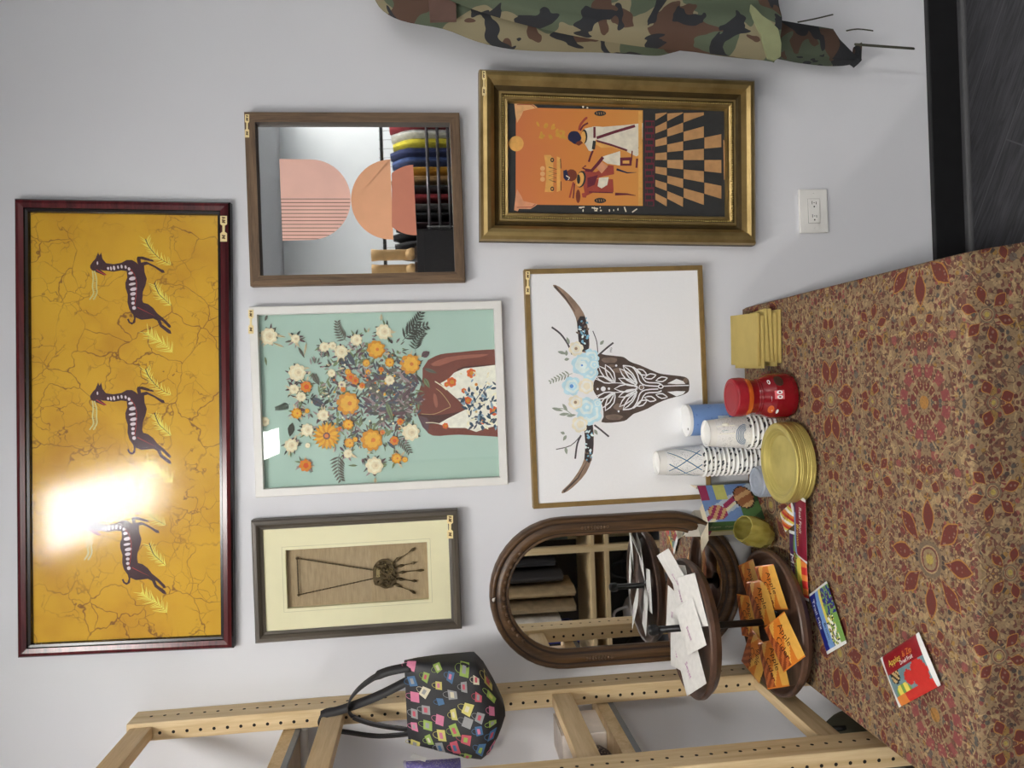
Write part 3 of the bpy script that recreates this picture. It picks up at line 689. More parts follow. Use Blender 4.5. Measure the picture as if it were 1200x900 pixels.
# --- decorated bull skull print
D = .03
rs = Rect([(615, 316), (825, 310), (832, 583), (625, 598)], D)
t = thing('framed_skull_print', 'thin gold-framed white print of a horned skull with blue flowers', 'picture', rs.p(0, -rs.h/2, 0))
M_THIN = mat('dull gold frame', pc(128, 104, 62), .45, .35, var=.12, scale=50)
part('frame', t, lambda mb: rs.ring(mb, [(0, 0), (0, .029), (.001, .031), (.0125, .031), (.0135, .024)], M_THIN))
M_CANV = mat('white print paper', (.86, .865, .88), .8, var=.01, scale=200)
SP_ = {k: mat('ink '+k, pc(*v), .8, var=.25 if 'bone' in k or 'horn' in k else .1, scale=35) for k, v in {'bone': (74, 62, 56), 'bone light': (112, 96, 86), 'horn tip': (134, 112, 96), 'horn dark': (52, 46, 48), 'horn blue': (112, 160, 182), 'blue': (176, 208, 224), 'light blue': (204, 224, 232), 'deep blue': (88, 138, 196), 'cream': (226, 212, 190), 'light cream': (236, 228, 212), 'brown': (150, 128, 106), 'green': (136, 144, 132), 'twig': (72, 68, 72)}.items()}
def skull(mb):
    rs.sheet(mb, .010, .026, M_CANV, .02)
    a = Art(mb, .026); random.seed(11); r = random.Random(8)
    a.crop(600, 300, 2.904)
    H1 = [(140, 98), (160, 104), (195, 132), (232, 175), (252, 215), (262, 275), (261, 322), (236, 326), (226, 285), (222, 230), (208, 190), (180, 148), (146, 110)]
    H2 = [(170, 808), (190, 800), (220, 775), (252, 738), (272, 690), (278, 640), (275, 575), (246, 575), (250, 640), (246, 690), (225, 735), (195, 775), (172, 797)]
    a.poly(smooth(H1, 2, True), SP_['horn tip']); a.poly(smooth(H2, 2, True), SP_['horn tip'])
    a.poly([(232, 205), (248, 205), (262, 275), (261, 322), (236, 326), (226, 285), (221, 225)], SP_['horn dark'])
    a.poly([(275, 575), (246, 575), (250, 640), (246, 690), (262, 705), (272, 690), (278, 640)], SP_['horn dark'])
    a.stroke([(145, 103), (180, 140), (215, 190)], 8, SP_['bone'], True); a.stroke([(176, 802), (225, 755), (255, 700)], 8, SP_['bone'], True)
    for i in range(26):
        y = r.uniform(205, 320); a.leaf(r.uniform(228, 255), y, r.uniform(6, 16), r.uniform(0, 360), r.uniform(4, 9), SP_[r.choice(['horn blue', 'horn blue', 'light blue', 'bone light'])])
        y = r.uniform(580, 700); a.leaf(r.uniform(250, 272), y, r.uniform(6, 16), r.uniform(0, 360), r.uniform(4, 9), SP_[r.choice(['horn blue', 'horn blue', 'light blue', 'bone light'])])
    for p in ([(135, 242), (165, 265), (190, 300), (205, 335)], [(345, 295), (320, 315), (292, 340)], [(150, 658), (200, 645), (235, 610)], [(215, 690), (222, 640), (235, 610)], [(275, 255), (288, 290), (292, 330)], [(330, 615), (300, 590), (280, 575)]):
        a.stroke(smooth(p), 6 if p[0][0] in (135, 345, 215, 330) else 3, SP_['twig'])
    for x, y, l, an in ((155, 325, 34, 15), (178, 353, 18, -10), (195, 300, 26, -110), (300, 302, 20, -50), (185, 340, 20, -90), (135, 517, 40, 15), (160, 540, 38, -5), (172, 503, 30, 55), (185, 545, 34, -8), (185, 610, 22, 120), (180, 605, 16, 200), (182, 650, 26, 80), (280, 590, 22, 60)): a.leaf(x, y, l, an, 11, SP_['green'])
    a.stroke(smooth([(140, 520), (175, 520), (205, 540)]), 2.5, SP_['green'])
    a.fern(205, 400, 78, 168, SP_['green'], 7, .26, .07, -15)
    # skull plate
    a.crop(690, 390, 7.5)
    a.poly(smooth([(80, 190), (150, 195), (250, 205), (310, 215), (350, 245), (390, 265), (450, 285), (530, 320), (600, 350), (660, 365), (800, 380), (860, 395), (882, 430), (882, 500), (860, 530), (800, 555), (700, 580), (600, 620), (520, 665), (430, 700), (390, 715), (350, 750), (310, 775), (200, 790), (110, 785), (130, 740), (120, 640), (90, 590), (60, 540), (40, 500), (45, 430), (70, 390), (75, 300)], 2, True), SP_['bone'])
    for x, y, rx, ry in ((180, 240, 70, 26), (220, 740, 80, 26), (260, 330, 50, 20), (260, 650, 44, 30), (850, 420, 22, 26), (330, 350, 40, 14), (200, 290, 30, 14)): a.circ(x, y, rx, SP_['bone light'], ry, wob=.1)
    for x, y, q in ((78, 494, 10), (127, 493, 22), (177, 491, 11), (241, 288, 10), (262, 690, 9)): a.circ(x, y, q, M_CANV)
    def lf(x, y, x2, y2, w):
        L = math.hypot(x2-x, y2-y); an = atan2(y2-y, x2-x); pts = []
        for t_, q in ((0, 0), (.18, .55), (.45, 1), (.75, .7), (1, 0)): pts.append((t_*L, q*w/2))
        pts += [(t_*L, -q*w/2) for t_, q in ((.75, .7), (.45, 1), (.18, .55))]
        a.stroke([(x+p*cos(an)-q*sin(an), y+p*sin(an)+q*cos(an)) for p, q in pts], 11, M_CANV, closed=True)
    for s_ in (1, -1):
        m_ = lambda x, y: (x, 482+(y-482)*s_)
        for (x, y, x2, y2, w) in ((225, 440, 85, 290, 60), (230, 435, 145, 280, 66), (210, 440, 65, 385, 50), (415, 465, 262, 400, 52), (420, 455, 270, 315, 60), (425, 445, 300, 290, 46), (510, 370, 415, 320, 44), (590, 372, 490, 395, 46), (690, 398, 590, 420, 42)):
            p, q = m_(x, y), m_(x2, y2); lf(*p, *q, w)
        a.stroke(smooth([m_(300, 288), m_(380, 300), m_(425, 360), m_(450, 430), m_(500, 462), m_(610, 470)]), 11, M_CANV)
        a.stroke(smooth([m_(390, 300), m_(450, 350), m_(500, 430), m_(600, 440), m_(640, 455)]), 11, M_CANV)
        a.poly([m_(690, 445), m_(770, 405), m_(830, 425), m_(850, 450), m_(770, 452)], M_CANV)
        a.stroke(smooth([m_(60, 405), m_(150, 440), m_(250, 440), m_(330, 450), m_(430, 470)]), 7, M_CANV)
    lf(430, 482, 225, 492, 70); a.stroke([(620, 470), (760, 465), (880, 462)], 9, M_CANV); a.circ(632, 472, 26, M_CANV, 20); a.circ(632, 472, 15, SP_['bone'], 11)
    a.flower(462, 480, 26, [M_CANV, SP_['bone light']], 4)
    put_text(mb, 'MG', a.P(196, 150, .0275), (W(600, 300)-W(600, 310)).normalized(), (W(600, 300)-W(610, 300)).normalized(), .012, SP_['twig'])
    # blossoms
    a.crop(600, 300, 2.904)
    BL = [SP_['blue'], SP_['light blue'], SP_['blue'], SP_['light blue']]; CRM = [SP_['cream'], SP_['light cream'], SP_['cream']]
    for x, y, q, c, core in ((268, 345, 30, BL, None), (265, 395, 30, BL, None), (240, 370, 40, BL, SP_['deep blue']), (278, 370, 20, BL, None), (218, 315, 26, CRM, SP_['brown']), (262, 532, 46, BL, None), (250, 515, 36, BL, None), (203, 443, 34, BL, SP_['deep blue']), (252, 443, 28, CRM, None), (216, 498, 26, CRM, SP_['brown']), (230, 573, 29, CRM, None), (290, 500, 16, BL, None), (238, 372, 18, [SP_['light blue']], SP_['deep blue'])):
        a.flower(x, y, q, c, 6, core)
part('print', t, skull)
price_tag(t, 616, 318, 621, 345, .031)

# --- oval carved mirror
def oval_mirror():
    D = .035
    tl, bl = W(575, 690, -D), W(870, 690, -D)
    xr = W(700, 606, -D).x; xl = W(720, 779, -D).x
    cx = (xr+xl)/2-.003; hw = (xr-xl)/2+.004; zt = W(574, 694, -D).z; zb = W(872, 690, -D).z; cz = (zt+zb)/2; hh = (zt-zb)/2
    t = thing('oval_mirror', 'tall oblong mirror in a dark carved wooden frame behind the tiered tray', 'mirror', (cx, 0, zb))
    wd_ = wood('dark carved walnut', pc(92, 66, 40), pc(44, 30, 18), 'z', 7, .4, bump=.3); dk = mat('walnut groove', pc(40, 26, 18), .5)
    def outline(inset, n=22):
        r = hw-inset; pts = []; k = hh-hw
        for i in range(n+1): q = pi*i/n; pts.append((cx+r*cos(q), cz+k+r*sin(q)*1.0))
        for i in range(n+1): q = pi+pi*i/n; pts.append((cx+r*cos(q), cz-k+r*sin(q)))
        return pts
    def fr(mb):
        prof = [(0, 0), (0, .02), (.004, .030), (.010, .034), (.014, .028), (.018, .027), (.024, .032), (.032, .034), (.040, .028), (.044, .022), (.046, .024), (.050, .024), (.052, .012)]
        rows = [[Vector((x, -d, z)) for x, z in outline(o)] for o, d in prof]
        rows = [r+[r[0]] for r in rows]
        mb.grid(rows, wd_, True, lambda j, i: dk if j in (4, 8) else wd_)
    f = part('frame', t, fr)
    part('mirror_glass', t, lambda mb: mb.prism([(x, -.014, z) for x, z in outline(.048)], (0, .004, 0), M_MIRROR))
    def orn(mb, k):
        m_ = mat('carved ornament', pc(84, 62, 42), .45, var=.2)
        if k < 2:
            x = cx+(-1, 1)[k]*(hw-.028)
            for i in range(9): z = cz+.06+(i-4)*.0085; mb.ell((x, -.034, z), (.006-.0004*abs(i-4), .004, .0045), m_, seg=8, rings=5)
        for i in range(13 if k == 2 else 0):
            q = pi/2+(i-6)*.13; r = hw-.036; mb.ell((cx+r*cos(q), -.031, cz+hh-hw+r*sin(q)), (.006, .004, .006), m_, seg=8, rings=5)
    for _k in range(3): part('carved_ornament', f, lambda mb: orn(mb, _k))
    def hook(mb):
        m_ = mat('steel screw', (.7, .7, .68), .3, .9); mb.ell((cx, -.038, zt-.009), (.005, .004, .004), m_); mb.tube([(cx, -.036, zt-.009), (cx+.006, -.04, zt-.013)], .0015, m_)
    part('hanging_screw', f, hook)
oval_mirror()

# --- wall outlet
def outlet():
    c = W(952, 248, 0); w, h = .122, .083
    t = thing('wall_outlet', 'white double power outlet on a wide plate low on the wall', 'outlet', (c.x, 0, c.z))
    pm = mat('white plastic plate', (.82, .81, .78), .35, var=.01); sl = mat('socket slot', (.02, .02, .02), .6); gp = mat('socket seam', (.35, .34, .33), .6)
    part('cover_plate', t, lambda mb: mb.box((c.x, -.004, c.z), (w, .008, h), pm, bev=.0025))
    def rec(mb):
        mb.box((c.x, -.0085, c.z), (.0685, .002, .0345), gp); mb.box((c.x, -.009, c.z), (.067, .004, .033), pm, bev=.001)
        for sx in (-1, 1):
            x = c.x+sx*.0185
            mb.box((x+.004, -.0111, c.z+.006), (.009, .0006, .0016), sl); mb.box((x+.003, -.0111, c.z-.006), (.007, .0006, .0016), sl)
            mb.box((x+.004, -.0111, c.z), (.0015, .0006, .004), sl); mb.lathe((x-.007, -.0112, c.z), [(0, 0), (.0023, 0)], sl, 10, Matrix.Rotation(pi/2, 3, 'X'))
    part('receptacle', t, rec)
    for sx in (-1, 1): part('screw', t, lambda mb: mb.ell((c.x+sx*.048, -.0083, c.z), (.0028, .001, .0028), pm, seg=10, rings=5))
outlet()
# ------------------------------------------------------------------ folding table and its cloth
TX0, TX1, TY0, TY1, TZ = -.728, .178, -.862, -.014, .68
def table():
    t = thing('card_table', 'square card table hidden under the patterned cloth, only its feet near the floor', 'table', ((TX0+TX1)/2, (TY0+TY1)/2, 0))
    tp = mat('table top vinyl', (.12, .1, .09), .5); lg = mat('table leg metal', (.05, .05, .05), .4, .6)
    part('table_top', t, lambda mb: mb.box(((TX0+TX1)/2, (TY0+TY1)/2, TZ-.0165), (TX1-TX0-.012, TY1-TY0-.012, .026), tp, bev=.005))
    for x in (TX0+.05, TX1-.05):
        for y in (TY0+.05, TY1-.05): part('leg', t, lambda mb: mb.box((x, y, (TZ-.03)/2), (.028, .028, TZ-.03), lg, bev=.003))
table()
def cloth_mat():
    t = NT('persian print cotton').set(.85, 0, .3)
    sp = t.n('ShaderNodeSeparateXYZ'); t.l(t.co(), sp.inputs[0])
    c0 = T(1083, 472, TZ)
    PX, PY = .276, .31
    x = t.ma('SUBTRACT', sp.outputs[0], c0.x); y = t.ma('SUBTRACT', t.ma('ADD', sp.outputs[1], sp.outputs[2]), c0.y+TZ)
    nz = t.n('ShaderNodeTexNoise'); t.l(t.co(), nz.inputs[0]); nz.inputs['Scale'].default_value = 26
    x = t.ma('ADD', x, t.ma('MULTIPLY', t.ma('SUBTRACT', nz.outputs[0], .5), .010))
    u = t.ma('PINGPONG', x, PX); v = t.ma('PINGPONG', y, PY)
    cb = t.n('ShaderNodeCombineXYZ'); t.l(u, cb.inputs[0]); t.l(v, cb.inputs[1]); q = cb.outputs[0]
    K = .90; c_ = lambda r, g, b: pc(r, g, b, K)
    cell = t.n('ShaderNodeTexVoronoi', feature='F1'); t.l(q, cell.inputs[0]); cell.inputs['Scale'].default_value = 100
    sc = t.n('ShaderNodeSeparateColor'); t.l(cell.outputs['Color'], sc.inputs[0])
    P = [c_(*c) for c in ((92, 42, 40), (148, 122, 90), (112, 56, 50), (166, 142, 106), (84, 82, 78), (134, 108, 80), (156, 120, 62), (104, 84, 70), (148, 84, 76), (66, 58, 56), (128, 62, 58), (142, 118, 84))]
    small = t.ramp(sc.outputs[0], [(i/12, c) for i, c in enumerate(P)], 'CONSTANT')
    core = t.ramp(cell.outputs['Distance'], [(.0, c_(186, 158, 112)), (.22, c_(104, 56, 50))], 'CONSTANT')
    col = t.mix(t.ramp(cell.outputs['Distance'], [(.0, 1.0), (.44, 1.0), (.50, 0.0)]), c_(146, 122, 92), small)
    col = t.mix(t.ramp(sc.outputs[1], [(.0, 0.0), (.72, .8)], 'CONSTANT'), col, core)
    big = t.n('ShaderNodeTexVoronoi', feature='F1'); t.l(q, big.inputs[0]); big.inputs['Scale'].default_value = 38
    sb = t.n('ShaderNodeSeparateColor'); t.l(big.outputs['Color'], sb.inputs[0])
    bc = t.ramp(sb.outputs[0], [(0, c_(118, 44, 46)), (.35, c_(150, 78, 76)), (.6, c_(150, 120, 60)), (.8, c_(96, 92, 86))], 'CONSTANT')
    bf = t.ma('MULTIPLY', t.ramp(big.outputs['Distance'], [(.0, .85), (.30, .85), (.34, 0.0)]), t.ramp(sb.outputs[1], [(0, 0.0), (.55, 1.0)], 'CONSTANT'))
    col = t.mix(bf, col, bc)
    w = t.n('ShaderNodeTexWave', wave_type='RINGS', rings_direction='SPHERICAL'); t.l(q, w.inputs[0]); w.inputs['Scale'].default_value = 6; w.inputs['Distortion'].default_value = 12; w.inputs['Detail'].default_value = 2; w.inputs['Detail Scale'].default_value = 3.5
    col = t.mix(t.ramp(w.outputs['Fac'], [(.93, 0.0), (.98, .7)]), col, c_(186, 160, 116))
    w2 = t.n('ShaderNodeTexWave', wave_type='RINGS', rings_direction='SPHERICAL'); t.l(q, w2.inputs[0]); w2.inputs['Scale'].default_value = 8; w2.inputs['Distortion'].default_value = 16; w2.inputs['Detail'].default_value = 2; w2.inputs['Detail Scale'].default_value = 5; w2.inputs['Phase Offset'].default_value = 2
    col = t.mix(t.ramp(w2.outputs['Fac'], [(.92, 0.0), (.97, .75)]), col, c_(76, 50, 46))
    dr, cream, och = c_(104, 36, 38), c_(180, 152, 112), c_(176, 124, 56)
    fleck = t.ramp(cell.outputs['Distance'], [(.0, .75), (.20, .6), (.27, 0.0)])
    def polar(cx, cy):
        dx = t.ma('SUBTRACT', u, cx); dy = t.ma('SUBTRACT', v, cy)
        return t.ma('SQRT', t.ma('ADD', t.ma('MULTIPLY', dx, dx), t.ma('MULTIPLY', dy, dy))), t.ma('ARCTAN2', dy, dx)
    def rosette(col, cx, cy, R, n=8, ph=0.0):
        """star of pointed dark red petals around a pale flower"""
        r, an = polar(cx, cy)
        k = t.ma('ABSOLUTE', t.ma('SINE', t.ma('ADD', t.ma('MULTIPLY', an, n/2), ph)))
        # petal half width as a function of radius: 0 at .34R and R
        s1 = t.ma('DIVIDE', t.ma('SUBTRACT', r, .34*R), .66*R)
        wdt = t.ma('MULTIPLY', t.ma('SINE', t.ma('MULTIPLY', t.ma('MAXIMUM', t.ma('MINIMUM', s1, 1.0), 0.0), pi)), .78)
        m = t.ma('DIVIDE', t.ma('SUBTRACT', wdt, k), .5)
        col = t.mix(t.ramp(m, [(0, 0.0), (.02, .9)], 'CONSTANT'), col, och)
        f = t.ramp(m, [(0, 0.0), (.26, .95)], 'CONSTANT')
        col = t.mix(f, col, t.mix(fleck, dr, c_(150, 120, 108)))
        rr = t.ma('DIVIDE', r, R)
        g = t.ramp(rr, [(0, c_(180, 160, 80)), (.09, c_(150, 130, 96)), (.17, c_(110, 60, 56)), (.2, cream), (.23, c_(120, 104, 84))], 'CONSTANT')
        g = t.mix(fleck, g, c_(120, 60, 56))
        return t.mix(t.ramp(rr, [(0, .9), (.30, 0.0)], 'CONSTANT'), col, g)
    def ring(col, cx, cy, R, w_, n, c1):
        r, an = polar(cx, cy); f = t.ma('MULTIPLY', t.ramp(t.ma('DIVIDE', t.ma('ABSOLUTE', t.ma('SUBTRACT', r, R)), w_), [(0, 1.0), (.95, 0.0)], 'CONSTANT'), t.ramp(t.ma('ABSOLUTE', t.ma('SINE', t.ma('MULTIPLY', an, n/2))), [(0, 0.0), (.5, .9)], 'CONSTANT'))
        return t.mix(f, col, t.mix(fleck, c1, cream))
    col = rosette(col, PX, 0, .108, 8, .0)
    col = ring(col, 0, 0, .030, .008, 12, dr); col = ring(col, 0, 0, .058, .011, 12, c_(142, 66, 70))
    r0, a0 = polar(0, 0); col = t.mix(t.ramp(t.ma('DIVIDE', r0, .05), [(0, .9), (.24, 0.0)], 'CONSTANT'), col, och)
    for (a, b, R_, n_) in ((0, PY, .09, 6), (PX*.52, PY*.48, .05, 6), (PX, PY, .05, 8), (PX*.5, PY, .042, 4), (PX*.5, 0, .034, 4), (0, PY*.5, .04, 4), (PX, PY*.56, .045, 6)):
        col = rosette(col, a, b, R_, n_, pi/4)
    col = t.mix(.10, col, c_(112, 88, 68))
    col = t.mix(t.ramp(t.noise(scale=300, detail=2), [(.35, .3), (.6, 0.0)]), col, (.05, .04, .035))
    t.base(col); t.bump(t.noise(scale=500, detail=1), .15, .001)
    return t.m
def tablecloth():
    mt = cloth_mat(); mb = MB(); n = 240; r0 = .018
    x0, x1, y0, y1 = TX0-.004, TX1+.004, TY0-.004, TY1+.004
    def per(k, out, rr):
        """point k of the rounded rectangle grown by out, with its outward normal"""
        L = [(x1-x0), (y1-y0)]; tot = 2*(L[0]+L[1]); s_ = (k/n)*tot
        if s_ < L[0]: p = (x0+s_, y0); nn = (0, -1); e = min(s_, L[0]-s_); c = (x0 if s_ < L[0]/2 else x1, y0)
        elif s_ < L[0]+L[1]: s_ -= L[0]; p = (x1, y0+s_); nn = (1, 0); e = min(s_, L[1]-s_)
        elif s_ < 2*L[0]+L[1]: s_ -= L[0]+L[1]; p = (x1-s_, y1); nn = (0, 1); e = min(s_, L[0]-s_)
        else: s_ -= 2*L[0]+L[1]; p = (x0, y1-s_); nn = (-1, 0); e = min(s_, L[1]-s_)
        q = max(0, 1-e/.05)*.7
        cx = (x0+x1)/2; cy = (y0+y1)/2; d = Vector((p[0]-cx, p[1]-cy)).normalized()
        m_ = Vector(nn).lerp(d, q).normalized()
        return p[0]+m_.x*out, p[1]+m_.y*out, nn, e
    cx, cy = (x0+x1)/2, (y0+y1)/2; rows = []
    for f in [i/26 for i in range(0, 26)]:
        row = []
        for k in range(n+1):
            x, y, nn, e = per(k % n, 0, 0); X = cx+(x-cx)*f; Y = cy+(y-cy)*f
            z = TZ+.0008+.0006*sin(X*9+Y*4)*sin(Y*11-X*3)
            row.append((X, Y, z))
        rows.append(row)
    for o, dz in ((0, 0), (.003, -.001), (.006, -.005), (.008, -.014)):
        rows.append([(lambda q: (q[0], min(q[1], -.003), TZ+.001+dz))(per(k % n, o, 0)) for k in range(n+1)])
    for j in range(1, 15):
        row = []; h = j/14
        for k in range(n+1):
            x, y, nn, e = per(k % n, 0, 0)
            w = .012*h*sin(k*.43)+.008*h*sin(k*.21+1.3)+.02*h*max(0, 1-e/.10)
            X, Y, _, _ = per(k % n, .009+.012*h+w if nn[1] != 1 else .004, 0)
            row.append((X, min(Y, -.003), TZ-.014-.34*h+.012*sin(k*.13)*h))
        rows.append(row)
    mb.grid(rows, mt); o = mb.build('tablecloth', loc=((x0+x1)/2, (y0+y1)/2, TZ))
    tag(o, 'red and tan floral persian patterned cloth covering the square table', 'tablecloth')
    so = o.modifiers.new('thick', 'SOLIDIFY'); so.thickness = .0008; so.offset = 1
tablecloth()
TT = TZ+.0024   # top of the cloth
# ------------------------------------------------------------------ things on the table
class Pack:
    """pillow packet: local s along its length, t across"""
    def __init__(s, c, ang, w, h, th=.008, tilt=(0, 0)):
        s.c = Vector(c); s.w = w; s.h = h; s.th = th
        s.M = Matrix.Rotation(ang, 3, 'Z') @ Matrix.Rotation(tilt[0], 3, 'X') @ Matrix.Rotation(tilt[1], 3, 'Y')
    def H(s, a, b): return s.th*max(0, 1-(2*a)**4)**.6*max(0, 1-(2*b)**2)**.55
    def p(s, a, b, k=1, off=0): return s.c+s.M @ Vector((a*s.w, b*s.h, k*s.H(a, b)*.5+off+s.th*.5))
    def body(s, mb, matf, back, nu=36, nv=24):
        for k, f in ((1, matf), (-1, lambda a, b: back)):
            rows = [[s.p(i/nu-.5, (j/nv-.5)*(1+.012*sin(i*2.5) if i in (0, nu) else 1), k) for i in range(nu+1)] for j in range(nv+1)]
            mb.grid(rows, None, False, lambda j, i: f((i+.5)/nu-.5, (j+.5)/nv-.5))
    def text(s, mb, body, a, b, w, mt, rot=0, flip=False):
        vs, fs = text_geo(body); cr, sr = cos(rot), sin(rot)
        mb.add([s.p(a+(x*cr-y*sr)*w, b+(x*sr+y*cr)*w*s.w/s.h, 1, .0006) for x, y in vs], fs, mt)
def m255(name, r, g, b, rough=.4): return mat(name, pc(r, g, b, .90), rough, var=.06, scale=80)
M_ORG = m255('orange foil print', 214, 124, 44, .3); M_ORL = m255('golden foil print', 228, 172, 80, .3); M_ORD = m255('cinnamon print', 140, 66, 34, .35); M_ORC = m255('caramel print', 186, 100, 50, .35)
M_INK = m255('dark brown lettering', 64, 34, 24, .4); M_PAPER = m255('white packet paper', 232, 230, 226, .6); M_PINKI = m255('magenta lettering', 176, 84, 160, .5)
def cider_packet(c, ang, tilt, label, parent=None):
    P = Pack((0, 0, 0), 0, .108, .084, .006)
    def f(a, b):
        if abs(a) > .47: return M_ORG
        if b < -.18+.12*sin(a*5): return M_ORC if sin(a*31+b*23) > .1 else M_ORD
        if b > .2: return M_ORL
        return M_ORL if sin(a*7+b*9) > .55 else M_ORG
    mb = MB(); P.body(mb, f, M_ORG)
    P.text(mb, 'Apple', -.10, .16, .50, M_INK, .12); P.text(mb, 'Cider', .10, -.10, .50, M_INK, .12)
    o = mb.build('cider_packet', loc=(0, 0, 0)); o.location = c
    o.rotation_euler = (Matrix.Rotation(tilt[0], 3, 'X') @ Matrix.Rotation(tilt[1], 3, 'Y') @ Matrix.Rotation(ang, 3, 'Z')).to_euler()
    return tag(o, label, 'packet', 'orange drink packets on the lower tray')
def tiered_tray():
    cx, cy = -.612, -.212
    t = thing('tiered_tray', 'two-tier round dark wood serving tray on a black centre pole', 'tray', (cx, cy, TT))
    wd = wood('acacia tray wood', pc(104, 76, 60, 1.0), pc(56, 40, 33, 1.0), 'x', 5, .4, bump=.08); wd2 = wood('lighter acacia stave', pc(160, 112, 78), pc(104, 68, 48), 'x', 6, .4)
    bk = mat('black painted metal', (.012, .012, .013), .4, .3)
    def tr(z, R):
        def f(mb):
            c = (cx, cy, z)
            mb.lathe(c, [(0, 0), (R*.80, 0), (R*.93, .008), (R, .024), (R*.995, .034), (R*.975, .037), (R*.95, .034), (R*.90, .020), (R*.86, .014), (0, .014)], wd, 72)
        return f
    part('lower_tray', t, lambda mb: (tr(TT+.012, .176)(mb), [mb.lathe((cx+.11*cos(a), cy+.11*sin(a), TT+.0), [(0, 0), (.012, 0), (.014, .013)], bk, 12) for a in (.5, 2.6, 4.7)]))
    part('upper_tray', t, lambda mb: tr(.905, .166)(mb))
    def pole(mb):
        mb.tube([(cx, cy, TT+.026), (cx, cy, 1.02)], .0085, bk, 16)
        mb.lathe((cx, cy, TT+.026), [(.024, 0), (.024, .004), (.014, .010), (.0085, .014)], bk, 20)
        for z in (.890, .920): mb.lathe((cx, cy, z), [(.0085, 0), (.016, .002), (.016, .010), (.0085, .014)], bk, 20)
    part('pole', t, pole)
    part('finial', t, lambda mb: (mb.lathe((cx, cy, 1.015), [(0, 0), (.012, 0), (.0135, .008), (.0125, .018), (.008, .023), (0, .024)], bk, 20)))
tiered_tray()
for i, (u, v, z, ang, tl, lb) in enumerate([
    (904, 688, .734, 197, (.22, -.12), 'orange drink packet on the lower tray nearest the crumpled gold tumbler'),
    (882, 683, .727, 205, (.15, -.05), 'orange drink packet at the back right of the lower tray, mostly covered'),
    (893, 706, .744, 200, (.24, .0), 'orange drink packet overlapping two others right of the pole, at the back'),
    (878, 722, .730, 190, (.18, .0), 'brownish orange drink packet at the very back of the lower tray'),
    (886, 768, .730, 158, (.20, .05), 'orange drink packet at the back left of the lower tray'),
    (920, 752, .752, 222, (.28, .12), 'orange drink packet just in front of the pole on the lower tray, topmost'),
    (907, 778, .740, 205, (.24, .10), 'orange drink packet nearest the left rim of the lower tray')]):
    p = T(u, v, z); cider_packet((p.x, p.y, z), radians(ang), tl, lb)
def white_packet(u, v, z, ang, tl, lb, L=.12):
    P = Pack((0, 0, 0), 0, L, .092, .005); mb = MB(); P.body(mb, lambda a, b: M_PAPER, M_PAPER, 18, 10)
    P.text(mb, 'Sweet', .12, -.1, .30, M_PINKI, .1)
    o = mb.build('sweetener_packet', loc=(0, 0, 0)); p = T(u, v, z); o.location = (p.x, p.y, z)
    o.rotation_euler = (Matrix.Rotation(tl[0], 3, 'X') @ Matrix.Rotation(tl[1], 3, 'Y') @ Matrix.Rotation(radians(ang), 3, 'Z')).to_euler()
    tag(o, lb, 'packet', 'white packets on the upper tray')
for a in ((792, 672, .958, 205, (.22, -.35), 'white packet standing up at the right end of the upper tray', .12),
          (800, 690, .942, 190, (.16, -.1), 'white packet leaning over the back right of the upper tray'),
          (812, 704, .946, 200, (.20, -.05), 'white packet with magenta lettering right of the pole, front of the upper tray'),
          (792, 720, .940, 170, (.14, .0), 'white packet with magenta lettering behind the pole on the upper tray'),
          (810, 734, .953, 212, (.22, .05), 'narrow white packet lying across the front by the pole on the upper tray', .11),
          (797, 756, .943, 185, (.16, .08), 'white packet left of the pole at the back of the upper tray'),
          (809, 776, .948, 218, (.22, .16), 'white packet with a torn pointed corner at the left end of the upper tray', .13)): white_packet(*a)
# loose packets on the cloth
def loose(u, v, ang, w, h, lb, nm, f, back, texts, z=TT, tl=(0, 0)):
    P = Pack((0, 0, 0), 0, w, h, .012); mb = MB(); P.body(mb, f, back, 44, 30)
    for b, x, y, wd, m_, r in texts: P.text(mb, b, x, y, wd, m_, r)
    p = T(u, v, z+.004); o = mb.build(nm, loc=(0, 0, 0)); o.location = (p.x, p.y, z); o.rotation_euler = (tl[0], tl[1], ang)
    return tag(o, lb, 'snack packet')
WH = m255('white crimped foil', 226, 226, 224, .35); RD = m255('strawberry red print', 200, 50, 46, .3); DRD = m255('deep red print', 142, 26, 36, .3); GN = m255('leaf green print', 120, 160, 80, .3); TL = m255('grey teal print', 110, 140, 146, .3); YL = m255('yellow print', 224, 206, 90, .3)
NV = m255('navy foil print', 34, 42, 128, .3); SK = m255('sky blue print', 120, 160, 214, .3); WHI = m255('white print', 236, 236, 230, .3); PU = m255('purple foil print', 74, 34, 92, .3); OR2 = m255('orange fruit print', 222, 130, 60, .3); BKP = m255('black print', 30, 30, 32, .3); MR = m255('crimson foil print', 130, 24, 48, .3)
def f_red(a, b):
    if abs(a) > .43: return WH
    if b > .1: return DRD
    if (a+.26)**2+(b-.02)**2*.6 < .012: return BKP if (a+.26)**2+(b-.02)**2*.6 > .009 or sin(a*60+b*40) > .3 else m_tan
    if (a-.25)**2/.03+(b+.16)**2/.07 < 1: return RD
    if (a-.02)**2/.01+(b+.12)**2/.02 < 1: return RD
    if b < -.34: return RD if a > -.2 else OR2
    if (a+.2)**2/.03+(b+.3)**2/.02 < 1: return YL if sin(a*40) > 0 else GN
    return TL
m_tan = m255('tan print', 190, 160, 110, .3)
loose(1066, 786, radians(-53.4), .152, .092, 'red fruit snack packet with strawberry picture, alone near the front of the cloth', 'fruit_snack_packet', f_red, WH,
      [('Apples', -.16, .28, .30, YL, 0), ('& Zip', .16, .30, .22, OR2, 0), ('Dried Fruit', .1, .18, .3, WHI, 0)])
